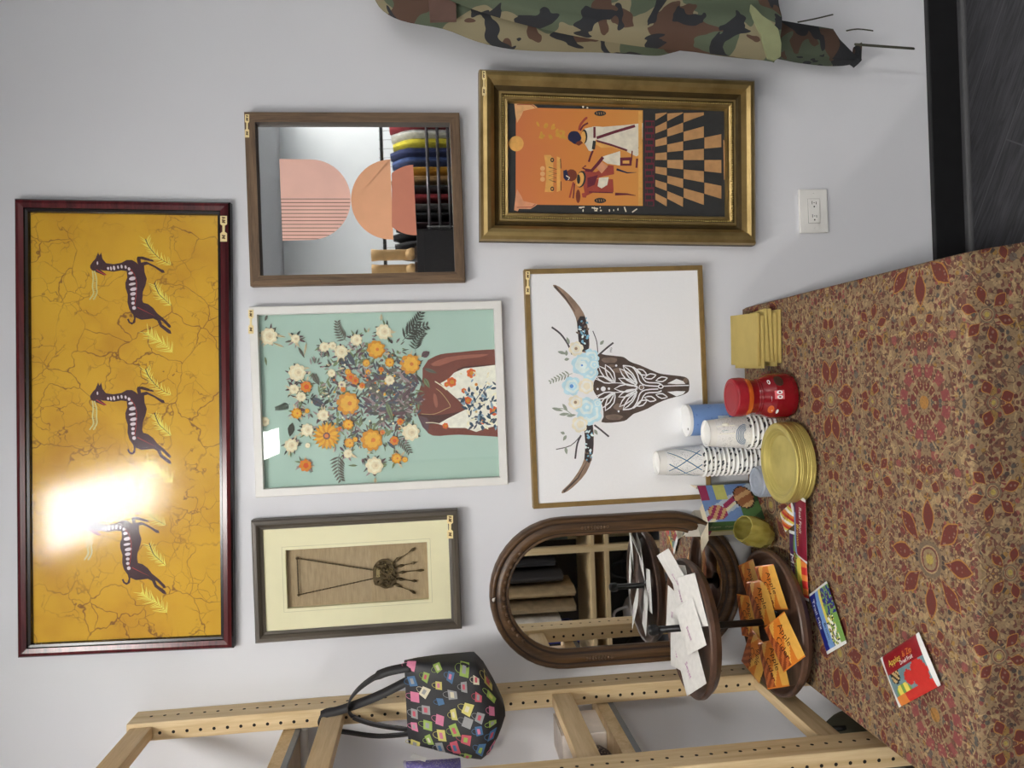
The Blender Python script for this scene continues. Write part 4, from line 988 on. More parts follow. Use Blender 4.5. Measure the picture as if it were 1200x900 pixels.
def f_blue(a, b):
    if abs(a) > .455: return WH
    if b < -.18-.1*a: return NV
    if b < .04: return SK
    if b < .14 and a < .1: return YL
    q = sin(a*37+3*sin(b*19))+sin(b*31+2*sin(a*23))
    if a < 0: return NV if q > .2 else (GN if q > -.9 else PU)
    return GN if b > .36 or q < -.8 else (WHI if q > .3 else (BKP if q > -.3 else YL))
loose(970, 724, radians(213), .135, .098, 'navy blue snack packet with white ends lying on the cloth beside the lower tray', 'snack_packet', f_blue, WH,
      [('Brown', .2, -.06, .26, BKP, 0), ('Trail Mix', -.12, -.3, .5, WHI, 0)])
def f_pur(a, b):
    if abs(a) > .455: return WH
    if b < -.14: return PU
    if b > .28: return RD if sin(a*30) > -.3 else OR2
    return YL if b > .05 and sin(a*9+b*8) > -.4 else GN
loose(937, 662, radians(183), .155, .078, 'purple and yellow snack packet partly under the crimson one on the cloth', 'snack_packet', f_pur, WH, [('Natures', .05, -.04, .5, DRD, 0), ('Mix', .0, -.3, .3, WHI, 0)])
def f_cri(a, b):
    if abs(a) > .455: return WH
    if b < -.2: return SK if a > -.2 else PU
    return MR
loose(939, 618, radians(172), .155, .066, 'crimson snack packet lying on top of the purple one near the gold plates', 'snack_packet', f_cri, WH, [('Brown', .12, -.02, .34, YL, 0), ('Real Fruit', -.14, .2, .4, WHI, 0)], TT+.011, (.08, .06))
def f_sm(a, b):
    if abs(a) > .44: return WH
    return [RD, YL, WHI, OR2][int((a*7+b*5+9)) % 4]
loose(925, 606, radians(120), .075, .05, 'small red and yellow packet half hidden behind the crimson one', 'snack_packet', f_sm, WH, [('Mix', 0, 0, .4, DRD, 0)])

# napkins
YN = mat('yellow kraft paper', pc(198, 176, 104, .9), .85, var=.05, scale=25)
for i in range(6):
    mb = MB(); rr = random.Random(i+3)
    M = Matrix.Rotation(radians(rr.uniform(-5, 5)), 3, 'Z')
    x, y = .088+rr.uniform(-.006, .006)+(5-i)*.002, -.130-(5-i)*.005
    z = TT+.0005+i*.0088
    w, h = .132, .165; n = 8
    for k in range(2):
        rows = [[Vector((x, y, z+k*.0048+.0014))+M @ Vector(((a/n-.5)*w, (b/n-.5)*h, .0035*(1-k*.4)*abs(a/n-.5)**2*(1 if k else 0))) for a in range(n+1)] for b in range(n+1)]
        mb.grid(rows, YN)
    mb.box((x, y, z+.0034), (w, h, .0064), YN, M=M, bev=.0015)
    o = mb.build('paper_napkin'); tag(o, 'folded yellow kraft paper napkin, '+('topmost of the pile by the red bottle' if i == 5 else 'in the pile by the red bottle'), 'napkin', 'folded yellow napkins in a pile')
# creamer bottle
def creamer():
    c = Vector((-.050, -.268, TT))
    t = thing('creamer_bottle', 'red plastic waisted creamer bottle with red cap', 'bottle', c)
    rd = mat('glossy red plastic', pc(124, 12, 24, 1.0), .22, var=.06); cap = mat('red cap plastic', pc(156, 24, 38, 1.0), .4); og_ = mat('orange shrink band', pc(200, 92, 34, 1.0), .25); br_ = mat('dark roast print', pc(58, 34, 24), .3); pk = mat('pinkish label print', pc(196, 90, 96), .35); wh = mat('white label print', (.85, .85, .85), .35)
    prof = [(0, 0), (.046, 0), (.052, .004), (.055, .016), (.055, .045), (.0535, .056), (.049, .068), (.045, .078), (.043, .084), (.0438, .086), (.0425, .089), (.0433, .091), (.042, .094), (.0425, .102), (.044, .110)]
    part('body', t, lambda mb: mb.lathe(c, prof+[(.0452, .116, og_), (.0452, .121, og_), (.043, .123, og_)], rd, 48))
    def rad(z):
        for (r0, z0), (r1, z1) in zip(prof, prof[1:]):
            if z0 <= z <= z1: return r0+(r1-r0)*(z-z0)/max(1e-6, z1-z0)
        return .044
    part('cap', t, lambda mb: mb.lathe(c, [(.043, .121), (.0465, .122), (.0468, .128), (.046, .144), (.0445, .1475), (.036, .1485), (.034, .1475), (0, .1475)], cap, 48))
    def lab(mb):
        def patch(a0, a1, z0, z1, m_, off=.0006, shape=None):
            n = 12; rows = []
            for j in range(n+1):
                z = z0+(z1-z0)*j/n; row = []
                for i in range(n+1):
                    q = a0+(a1-a0)*i/n
                    if shape:
                        k = sqrt(max(0, 1-(2*j/n-1)**2)); q = (a0+a1)/2+(a1-a0)*(i/n-.5)*k
                    r = rad(z)+off; row.append(c+Vector((r*cos(q), r*sin(q), z)))
                rows.append(row)
            mb.grid(rows, m_)
        A = -pi/2
        patch(A-.12, A+.26, .040, .062, pk)
        for q in (-.03, .17): patch(A+q-.08, A+q+.08, .044, .058, wh, .0009, 1); patch(A+q-.035, A+q+.035, .048, .054, rd, .0012, 1)
        patch(A+.45, A+1.0, .036, .058, br_, .0006, 1)
        patch(A+.62, A+.9, .066, .072, wh, .0008, 1); patch(A+.66, A+.85, .068, .071, rd, .001, 1)
        patch(A-.9, A-.45, .060, .074, og_, .0006, 1); patch(A-.85, A-.6, .050, .056, wh, .0008, 1)
        vs, fs = text_geo('CREAMER')
        mb.add([c+Vector(((rad(.063+y*.2)+.0009)*cos(A-.35+x*.75), (rad(.07)+.0009)*sin(A-.35+x*.75), .066+y*.03)) for x, y in vs], fs, wh)
    part('label', t, lab)
creamer()
# canister
def canister():
    c = Vector((-.113, -.058, TT))
    t = thing('sugar_canister', 'light blue cardboard canister with white lid behind the paper cups', 'canister', c)
    bl = NT('blue printed card').set(.45)
    v_ = bl.vor(scale=70); bl.base(bl.mix(bl.ramp(v_, [(.12, .7), (.2, 0.0)]), pc(116, 150, 204, 1.0), pc(80, 112, 180, 1.0)))
    wh = mat('white card lid', (.86, .86, .85), .5, var=.01); dk = mat('pour hole', (.02, .02, .02), .8); lb = mat('pale blue label box', pc(196, 210, 224), .5)
    def sleeve(mb):
        mb.lathe(c, [(0, 0), (.041, 0), (.0415, .002), (.0415, .182)], bl.m, 48)
        n = 8
        for z0, z1, m_ in ((.085, .115, lb), (.06, .078, mat('royal blue print', pc(70, 100, 190), .45))):
            mb.grid([[c+Vector((.0419*cos(-1.9+.6*i/n), .0419*sin(-1.9+.6*i/n), z)) for i in range(n+1)] for z in (z0, z1)], m_)
    part('sleeve', t, sleeve)
    part('lid', t, lambda mb: (mb.lathe(c, [(.0415, .181), (.0425, .182), (.0425, .190), (.0405, .1905), (.0395, .188), (0, .188)], wh, 48), mb.lathe(c+Vector((-.022, -.016, .1885)), [(0, 0), (.0035, 0)], dk, 12)))
canister()
# paper cups
cu = NT('dotted paper cup').set(.6)
cv = cu.vor(scale=330); cn = cu.noise(scale=35)
cu.base(cu.mix(cu.ma('MULTIPLY', cu.ramp(cv, [(.22, .75), (.34, 0.0)]), cu.ramp(cn, [(.42, .3), (.5, 1.0)])), pc(214, 214, 214), pc(110, 116, 124)))
M_CUPP = cu.m; M_CUPW = mat('white cup card', (.82, .815, .79), .55, var=.01); M_CUPB = mat('cup dark blue print', pc(44, 96, 140), .5); M_CUPD = mat('cup dark rim print', pc(56, 60, 66), .5); M_CUPL = mat('cup pale label', pc(226, 226, 208), .5)
def cup_geo(c, h, rb_, rt, deco=0, seed=0):
    """upside-down paper cup: rim below, base above"""
    mb = MB(); c = Vector(c)
    R = lambda z: rt+(rb_-rt)*(z/h)
    mb.lathe(c, [(R(0)-.0015, .0015), (R(0)+.0018, .0), (R(0)+.003, .002), (R(0)+.0012, .004), (R(.006), .006), (R(.012), .012, M_CUPW), (R(.024), .024, M_CUPP), (R(h*.84), h*.84, M_CUPP), (R(h)+.0, h-.004), (R(h)+.0008, h), (R(h)-.002, h), (R(h)-.003, h-.007), (0, h-.007)], M_CUPW, 44)
    rr = random.Random(seed)
    def strip(pts, w, m_, off=.0005):
        L, Rr = [], []
        for i, (q, z) in enumerate(pts):
            a = pts[max(0, i-1)]; b = pts[min(len(pts)-1, i+1)]; dq, dz = (b[0]-a[0])*R(z), b[1]-a[1]; l = math.hypot(dq, dz) or 1
            for S_, k in ((L, 1), (Rr, -1)):
                qq = q-k*dz/l*w/2/R(z); zz = z+k*dq/l*w/2; r = R(zz)+off; S_.append(c+Vector((r*cos(qq), r*sin(qq), zz)))
        mb.add(L+Rr, [[i, i+1, len(L)+i+1, len(L)+i] for i in range(len(L)-1)], m_)
    for i in range(7):
        q = rr.uniform(-2.8, -.3); strip([(q+j*.03, .008+.0025*sin(j)) for j in range(rr.randint(3, 7))], .004, M_CUPD)
    if deco == 1:
        for s_ in (1, -1):
            for q0 in (-2.9, -1.9, -.9):
                pts = [(q0+s_*(j/12*1.5-.2), .016+(h*.80-.016)*j/12) for j in range(13)]
                strip([(q, z) for q, z in pts], .0075, M_CUPL, .0004); strip(pts, .0026, M_CUPB, .0007)
    if deco == 2:
        for k in range(5): strip([(-1.7+(.32+.09*k)*cos(a), .022+(.008+.0042*k)*sin(a)) for a in [i*pi/12 for i in range(13)]], .0016, M_CUPB, .0006)
        strip([(-1.3, .095*h/.115), (-1.3, .05*h/.115)], .022, M_CUPL, .0005)
        vs, fs = text_geo('Comforts'); mb.add([c+Vector(((R(.08)+.001)*cos(-1.36-y*.5), (R(.08)+.001)*sin(-1.36-y*.5), .064-x*.036)) for x, y in vs], fs, mat('cup teal lettering', pc(70, 140, 150), .5))
        mb.ell(c+Vector((R(.07)*cos(-.9), R(.07)*sin(-.9), .07)), (.004, .004, .010), M_CUPL)
    return mb
def cups(x, y, n, h, rb_, rt, pitch, deco, group, where):
    for i in range(n):
        z = TT+.0005+i*pitch; mb = cup_geo((x, y, z), h, rb_, rt, deco if i == n-1 else 0, i)
        o = mb.build('paper_cup', loc=(x, y, z))
        tag(o, ('upside-down patterned paper cup, topmost of '+where) if i == n-1 else ('upside-down paper cup showing its rim in '+where), 'paper cup', group)
cups(-.222, -.062, 13, .128, .031, .040, .0122, 1, 'paper cups in the tall stack', 'the taller cup stack by the box')
cups(-.142, -.160, 6, .112, .033, .0425, .0122, 2, 'paper cups in the short stack', 'the shorter cup stack by the red bottle')
# lids
LG = NT('smoky translucent plastic').set(.3); LG.base(LG.ramp(LG.noise(scale=40), [(.3, pc(140, 148, 160)), (.7, pc(156, 162, 174))])); LG.b.inputs['Alpha'].default_value = .9
for i in range(5):
    z = TT+.0004+i*.0062; mb = MB()
    mb.lathe((-.274, -.138, z), [(.036, .0015), (.039, 0), (.0405, .002), (.039, .0045), (.0375, .006), (.0365, .011), (.034, .0115), (.032, .009), (.014, .009), (.010, .0105), (0, .0105)], LG.m, 40)
    o = mb.build('cup_lid', loc=(-.274, -.138, z)); tag(o, 'smoky grey plastic cup lid, '+('topmost of the lid stack' if i == 4 else 'under the top one in the lid stack'), 'lid', 'grey cup lids in a stack')
# gold plates
GPm = NT('brushed gold plate').set(.38, .55); GPm.base(GPm.ramp(GPm.noise(GPm.mp((1, 1, 30)), 20, 3), [(.3, pc(166, 152, 82)), (.7, pc(190, 176, 104))]))
for i in range(11):
    z = TT+.0004+i*.0040; mb = MB(); q = Vector((-.207+random.uniform(-.001, .001), -.305+random.uniform(-.001, .001), z))
    mb.lathe(q, [(0, 0), (.066, 0), (.072, .0035), (.082, .0105), (.090, .012), (.094, .0105), (.0945, .0085), (.0945, .0115), (.0935, .013), (.089, .0138), (.081, .0125), (.070, .005), (.064, .0016), (0, .0016)], GPm.m, 64)
    o = mb.build('gold_plate', loc=q); tag(o, 'small round gold plate, '+('topmost of the plate stack' if i == 10 else 'showing only its rim in the plate stack'), 'plate', 'gold plates in a stack')
# carton
def carton():
    c0 = Vector((-.378, -.108, TT)); ang = radians(40); e1 = Vector((cos(ang), sin(ang), 0)); e2 = Vector((-sin(ang), cos(ang), 0)); w, d, h = .112, .075, .155
    t = thing('food_carton', 'green and blue printed food carton with its top flaps torn open', 'carton', c0+e1*w/2+e2*d/2)
    G = m255('carton green', 84, 122, 70, .45); GD = m255('carton dark green', 52, 84, 52, .45); BL = m255('carton blue', 110, 140, 190, .45); PL = m255('carton pale blue', 180, 194, 206, .45); MG = m255('carton magenta', 150, 40, 84, .45); YE = m255('carton yellow green', 196, 196, 110, .45); BR = m255('carton soup brown', 150, 96, 60, .45); CR_ = m255('carton cream', 226, 218, 180, .45); DK = m255('carton dark', 60, 40, 36, .45); TN = m255('carton noodle tan', 200, 160, 110, .45)
    GI = mat('carton grey inside', pc(176, 170, 158), .7); KR = mat('carton pale kraft inside', pc(214, 204, 180), .75)
    def wide(s_, z):   # s right, z up, 0..1
        if (s_-.62)**2/.10+(z-.24)**2/.035 < 1: return DK if (s_-.62)**2/.10+(z-.24)**2/.035 > .8 else (BR if sin(s_*20+z*14) > -.3 else TN)
        if z > .86 and s_ > .6: return MG
        if (s_-.25)**2/.04+(z-.78)**2/.03 < 1: return TN if sin(z*50+s_*22) > 0 else MG
        if abs(s_-.42+(z-.62)*.9) < .07 and z > .42: return MG if z < .66 or z > .72 else PL
        if abs(s_-.3+(z-.62)*.9) < .04 and z > .4: return CR_
        if s_ > .6 and z > .52: return YE if z < .75 else BL
        if s_ < .5 and z < .36: return G if (s_+z) > .24 else GD
        if z < .07: return GD
        return PL if sin(s_*9+z*7) > -.2 else BL
    def narrow(s_, z):
        q = (s_-.68)**2/.05+(z-.26)**2/.014
        if q < 1: return CR_ if q > .5 else (BR if sin(s_*30) > 0 else DK)
        if s_ < .38: return MG if z > .84 and s_ > .05 else (YE if s_ > .28 else CR_)
        return G if z < .9 else GD
    n = 34
    def body(mb):
        P = lambda o, ax, s_, z: o+ax*s_+Vector((0, 0, z*h))
        mb.grid([[P(c0, e1*w, i/n, j/n) for i in range(n+1)] for j in range(n+1)], None, False, lambda j, i: wide((i+.5)/n, (j+.5)/n))
        mb.grid([[P(c0+e2*d, -e2*d, i/n, j/n) for i in range(n+1)] for j in range(n+1)], None, False, lambda j, i: narrow((i+.5)/n, (j+.5)/n))
        for a, b in ((c0+e1*w, c0+e1*w+e2*d), (c0+e1*w+e2*d, c0+e2*d)): mb.add([a, b, b+Vector((0, 0, h)), a+Vector((0, 0, h))], [[0, 1, 2, 3]], G)
        i_ = .0012; a = c0+e1*i_+e2*i_; W_ = e1*(w-2*i_); D_ = e2*(d-2*i_); Z = Vector((0, 0, h)); B = Vector((0, 0, .002))
        for p, q in ((a, a+W_), (a+W_, a+W_+D_), (a+W_+D_, a+D_), (a+D_, a)): mb.add([p+B, q+B, q+Z, p+Z], [[0, 1, 2, 3]], GI)
        mb.add([a+B, a+W_+B, a+W_+D_+B, a+D_+B], [[0, 1, 2, 3]], GI)
        vs, fs = text_geo('Organic'); fr = -e2
        mb.add([c0+e2*(d*.36)+fr*(-x*.0)-e1*.0006+Vector((0, 0, h*.82))+fr*(y*.030)*1-Vector((0, 0, 1))*(x*.030-.0) for x, y in vs], fs, CR_)
        mb.add([c0+e2*(d*.36)-e1*.0006+Vector((0, 0, h*.56))+fr*(y*.030)-Vector((0, 0, 1))*(x*.028) for x, y in vs], fs, CR_)
    part('carton_body', t, body)
    Z = Vector((0, 0, h))
    def flap(base, along, out, L, k, m_):
        def f(mb):
            p, q = base, base+along; o_ = out.normalized()*L
            mb.prism([p, q, q+o_-along*k, p+o_+along*k], (0, 0, .0012), m_)
        part('flap', t, f)
    flap(c0+e2*d+Z, -e2*d, -e1*.75+Vector((0, 0, .25))-e2*.25, .066, .04, KR)
    flap(c0+e1*w+Z, e2*d, e1*.5+Vector((0, 0, .9)), .035, .15, KR)
    flap(c0+e2*d+Z, e1*w, e2*.5+Vector((0, 0, .8)), .04, .12, GI)
    flap(c0+Z, e1*w*.5, -e2*.1+Vector((0, 0, 1))-e1*.3, .012, .2, KR)
carton()
# tumbler
def tumbler():
    c = Vector((-.416, -.150, TT+.0105))
    g = NT('amber green ribbed glass').set(.12); g.base(g.ramp(g.noise(g.mp((1, 1, .3)), 25), [(.35, pc(140, 126, 50)), (.65, pc(200, 190, 110))])); g.b.inputs['Transmission Weight'].default_value = .55; g.b.inputs['IOR'].default_value = 1.3
    M = Matrix.Rotation(radians(22), 3, 'Y') @ Matrix.Rotation(radians(18), 3, 'X')
    mb = MB(); mb.lathe(c, [(0, 0), (.018, .001), (.030, .012), (.037, .035), (.038, .06), (.034, .085), (.032, .093), (.030, .093), (.032, .084), (.0355, .06), (.034, .035), (.027, .014), (0, .006)], g.m, 48, M, flute=.025)
    o = mb.build('glass_tumbler', loc=c); tag(o, 'amber green ribbed glass tumbler leaning between the carton and lower tray', 'tumbler')
tumbler()
# ------------------------------------------------------------------ pine shelving on the left
def side_frame(xc, label, d0=0.0, first=None):
    t = thing('shelf_side_frame', label, 'shelf frame', (xc, -.25, 0), 'ladder sides of the pine shelving')
    x0, x1 = xc-.0225, xc+.0225
    for y0, y1 in ((-.077, -.002), (-.505, -.430)):
        def f(mb):
            mb.box((xc, (y0+y1)/2, 2.31/2), (.045, .075, 2.31), M_PINE, bev=.003)
            for k in range(70):
                z = .12+k*.032
                if z > 2.28: break
                for sx in (-1, 1): mb.lathe((xc+sx*.0227, (y0+y1)/2, z), [(0, 0), (.0042, 0)], M_HOLE, 8, Matrix.Rotation(pi/2, 3, 'Y'))
                for yy, sg in ((y0-.0002, 1), (y1+.0002, 1)): mb.lathe((xc-.004, yy, z), [(0, 0), (.0042, 0)], M_HOLE, 8, Matrix.Rotation(pi/2, 3, 'X'))
        part('post', t, f)
    for z in (2.275, 1.815, 1.235, .690, .16):
        part('rung', t, lambda mb: mb.box((xc-.001, -.2535, z), (.028, .353, .052), M_PINEY, bev=.002))
    return t
SF = side_frame(-.817, 'peg-holed pine ladder side of the shelving, beside the oval mirror')
dup(SF, (-1.72, -.25, 0), 'peg-holed pine ladder side at the far left end of the shelving, outside the picture')
def shelf(z, label):
    t = thing('shelf_board', label, 'shelf', (-1.27, -.25, z), 'boards of the pine shelving')
    part('board', t, lambda mb: mb.box((-1.269, -.255, z+.024), (.853, .49, .034), M_PINEX, bev=.002))
    part('underside_panel', t, lambda mb: mb.box((-1.269, -.255, z+.0045), (.848, .486, .005), M_BOARD))
    part('metal_edging', t, lambda mb: mb.box((-.8455, -.255, z+.0035), (.008, .49, .014), M_GREYEDGE, bev=.001))
shelf(1.102, 'pine shelf board with grey edging below the hanging tote bag')
shelf(1.90, 'pine shelf board with grey edging near the top of the shelving')
shelf(.30, 'low pine shelf board carrying the dark backpack')
# things on the shelving
def rod():
    p = W(354, 872, -.05); mb = MB(); mb.tube([(-.842, -.05, p.z-.004), (-1.69, -.05, p.z-.004)], .011, mat('white enamel rod', (.78, .78, .78), .3), 14)
    for x in (-.844, -1.688): mb.lathe((x, -.05, p.z-.004), [(0, 0), (.016, 0), (.016, .006), (.011, .008)], mat('white enamel rod', (.78, .78, .78), .3), 14, Matrix.Rotation(pi/2 if x > -1 else -pi/2, 3, 'Y') @ Matrix.Rotation(pi, 3, 'X'))
    tag(mb.build('cross_rod'), 'thin white rod running under the top pine shelf board along the wall', 'rod')
rod()
def shelf_items():
    z = 1.1435
    mb = MB(); c = Vector((-.905, -.12, z)); mb.box(c+Vector((0, 0, .055)), (.085, .13, .11), mat('off white card box', pc(214, 204, 194), .6), bev=.003); mb.box(c+Vector((0, 0, .1115)), (.082, .126, .002), mat('off white card lid', pc(200, 190, 180), .6))
    tag(mb.build('card_box'), 'small off-white box on the middle shelf against the wall', 'box')
    t = NT('dark beaded fabric').set(.5); v = t.vor(scale=160); t.base(t.ramp(v, [(.2, pc(150, 130, 116)), (.35, pc(44, 30, 30))])); t.bump(v, .5, .003)
    mb = MB(); mb.ell((-.90, -.262, z+.046), (.038, .058, .046), t.m); mb.tube([(-.90, -.300, z+.07), (-.90, -.285, z+.105), (-.90, -.245, z+.108), (-.90, -.225, z+.07)], .004, mat('dark cord', (.03, .02, .02), .7))
    tag(mb.build('beaded_pouch'), 'dark beaded pouch with cord handle in the middle of the shelf', 'pouch')
    mb = MB(); mb.box((-.91, -.405, z+.050), (.09, .14, .10), mat('pinkish white box', pc(222, 206, 200), .6), bev=.004); mb.box((-.91, -.405, z+.101), (.086, .02, .0015), mat('box tape', pc(190, 170, 150), .4))
    tag(mb.build('card_box'), 'pinkish white box at the front of the middle shelf', 'box')
    sm = mat('dark green foam', pc(58, 70, 68), .7); sp = mat('purple foam', pc(96, 84, 128), .7)
    for i, (y, m_, l) in enumerate(((-.232, sp, 'purple foam slipper standing on the shelf, farthest from the front'), (-.268, sm, 'dark green foam slipper standing in the middle of three on the shelf'), (-.306, sm, 'dark green foam slipper standing nearest the front of the shelf'))):
        mb = MB(); mb.tube([(-1.0, y, z+.002), (-1.0, y, z+.06), (-.995, y, z+.13), (-.985, y, z+.175), (-.98, y, z+.19)], [.022, .026, .022, .024, .012], m_, 12, sq=.6)
        mb.tube([(-.975, y-.016, z+.12), (-.955, y, z+.14), (-.975, y+.016, z+.12)], .006, m_, 8)
        tag(mb.build('foam_slipper'), l, 'slipper', 'foam slippers on the shelf')
    # backpack on the low shelf
    c = Vector((-.99, -.20, .3415)); t = thing('backpack', 'dark grey-green backpack with black straps, beside the table low on the shelving', 'backpack', c)
    cl = mat('grey green canvas', pc(78, 80, 68), .8, var=.2, scale=12, bump=.3); bk = mat('black webbing', (.012, .012, .012), .6)
    def body(mb):
        rows = []
        for j in range(13):
            h = j/12; w = .125*(1-.75*max(0, h-.55)**1.3); d = .105*(1-.8*max(0, h-.5)**1.2); rows.append([(c.x+w*(abs(cos(a))**.6)*(1 if cos(a) > 0 else -1)*(1+.03*sin(7*a+j)), c.y+d*(abs(sin(a))**.6)*(1 if sin(a) > 0 else -1)*(1+.03*cos(5*a+j)), c.z+.225*h) for a in [2*pi*i/32 for i in range(33)]])
        mb.grid(rows, cl); mb.poly(rows[-1][:-1], cl); mb.poly(rows[0][:-1][::-1], cl)
    part('bag_body', t, body)
    for k in (-1, 1): part('strap', t, lambda mb: mb.tube(smooth([(c.x+.05+k*.03, c.y-.10, c.z+.06), (c.x+.09+k*.02, c.y-.12, c.z+.15), (c.x+.075+k*.02, c.y-.07, c.z+.235), (c.x+.03+k*.02, c.y, c.z+.24)]), .011, bk, 8, sq=.3))
    part('top_handle', t, lambda mb: mb.tube(smooth([(c.x+.02, c.y+.05, c.z+.22), (c.x+.05, c.y+.02, c.z+.262), (c.x+.09, c.y, c.z+.25), (c.x+.10, c.y-.02, c.z+.20)]), .007, bk, 8))
    part('buckle', t, lambda mb: mb.box((c.x+.10, c.y-.10, c.z+.17), (.02, .012, .03), mat('steel buckle', (.5, .5, .5), .3, .9), bev=.002))
shelf_items()
# tote bag on the second rung
def tote():
    cx, cy = -.765, -.190; RZ = 1.841
    t = thing('tote_bag', 'black lunch tote bag with pink and green handbag prints hanging from the pine shelving', 'tote bag', (cx, cy, 1.42))
    bk = mat('black printed fabric', (.013, .013, .016), .55, var=.2, bump=.1)
    LV = [(1.396, .012, .030, -.014), (1.412, .050, .050, -.012), (1.440, .098, .064, -.006), (1.460, .116, .066, -.002), (1.50, .113, .058, .002), (1.55, .107, .045, .010), (1.60, .101, .028, .016), (1.628, .098, .010, .018)]
    def S_(a, z):
        for (z0, w0, d0, o0), (z1, w1, d1, o1) in zip(LV, LV[1:]):
            if z <= z1 or z1 == LV[-1][0]:
                f = min(1, max(0, (z-z0)/(z1-z0))); return w0+(w1-w0)*f, d0+(d1-d0)*f, o0+(o1-o0)*f
    def pt(q, z, off=0):
        w, d, o = S_(0, z); ce, se = cos(q), sin(q); e = .42
        return Vector((cx+o+(w+off)*(abs(ce)**e)*(1 if ce > 0 else -1), cy+(d+off)*(abs(se)**e)*(1 if se > 0 else -1), z-.02*(cx-(cx+o+w*ce))*4*.25))
    def body(mb):
        zs = [1.396+(1.628-1.396)*j/22 for j in range(23)]
        rows = [[pt(2*pi*i/64, z) for i in range(65)] for z in zs]
        mb.grid(rows, bk); mb.poly(rows[0][:-1][::-1], bk); mb.poly(rows[-1][:-1], bk)
    part('bag_body', t, body)
    cols = [m255('tote '+n_, *c, .6) for n_, c in (('pink', (206, 120, 150)), ('lime', (150, 176, 84)), ('cream', (214, 206, 180)), ('rose', (196, 84, 100)), ('yellow', (206, 196, 110)), ('blue', (70, 110, 150)), ('grey', (150, 150, 150)))]
    def prints(mb):
        def fp(s_, z, off=.0012):   # s: -1..1 across the front
            s_ = max(-.995, min(.995, s_*.97)); q = -math.acos((abs(s_)**(1/.42))*(1 if s_ > 0 else -1)); return pt(q, z, off)
        rr = random.Random(12); pos = []
        for j in range(7):
            for i in range(6):
                s_ = -.90+i*.36+(.18 if j % 2 else 0); z = 1.432+j*.0300
                if s_ > .98: continue
                s_ += rr.uniform(-.05, .05); z += rr.uniform(-.004, .004); w = rr.uniform(.08, .13); h = rr.uniform(.008, .0135); m_ = rr.choice(cols); k = rr.choice((.7, 1, 1.25))
                tlt = rr.uniform(-.5, .5); R_ = lambda x, y: (s_+(x*cos(tlt)-y*sin(tlt))*w, z+(x*sin(tlt)+y*cos(tlt))*h)
                mb.grid([[fp(*R_(x*k, -1)) for x in (-1, -.3, .3, 1)], [fp(*R_(x, .6), .0014) for x in (-1, -.3, .3, 1)]], m_)
                m2 = rr.choice(cols); mb.grid([[fp(*R_(x*.55, -.45), .0020) for x in (-1, 0, 1)], [fp(*R_(x*.55, .2), .0020) for x in (-1, 0, 1)]], m2)
                pp = [fp(*R_(.6*cos(a), .6+.9*sin(a)), .0014) for a in [i_*pi/8 for i_ in range(9)]]
                mb.tube(pp, .0006, m_, 4)
    part('printed_bags', t, prints)
    hd = mat('black strap with faint print', (.014, .013, .015), .6)
    for PP in ([(-.66, -.205, 1.615), (-.675, -.19, 1.68), (-.715, -.16, 1.735), (-.758, -.14, 1.768), (-.790, -.135, 1.765), (-.806, -.14, 1.735), (-.812, -.16, 1.69), (-.815, -.19, 1.615)],
               [(-.70, -.175, 1.615), (-.745, -.15, 1.70), (-.785, -.115, 1.79), (-.797, -.10, 1.83), (-.812, -.098, 1.8475), (-.833, -.10, 1.835), (-.842, -.11, 1.78), (-.845, -.14, 1.70), (-.83, -.175, 1.615)]):
        def f(mb):
            P_ = smooth(PP, 6); A_, B_ = [], []
            for i in range(len(P_)):
                d_ = (Vector(P_[min(i+1, len(P_)-1)])-Vector(P_[max(i-1, 0)])).normalized(); s_ = d_.cross(Vector((0, 0, 1)) if abs(d_.z) < .8 else Vector((0, 1, 0))).normalized()
                if s_.y > 0: s_ = -s_
                s_ = (s_+Vector((0, -.8, 0))).normalized()*.011; A_.append(Vector(P_[i])+s_); B_.append(Vector(P_[i])-s_)
            mb.grid([A_, B_], hd)
        h_ = part('handle', t, f); sf = h_.modifiers.new('webbing', 'SOLIDIFY'); sf.thickness = .002
    part('care_label', t, lambda mb: mb.prism([(cx-.097, cy-.02, 1.615), (cx-.105, cy-.03, 1.585), (cx-.112, cy-.035, 1.588), (cx-.105, cy-.022, 1.625)], (0, .001, 0), mat('white care label', (.8, .8, .8), .6)))
tote()
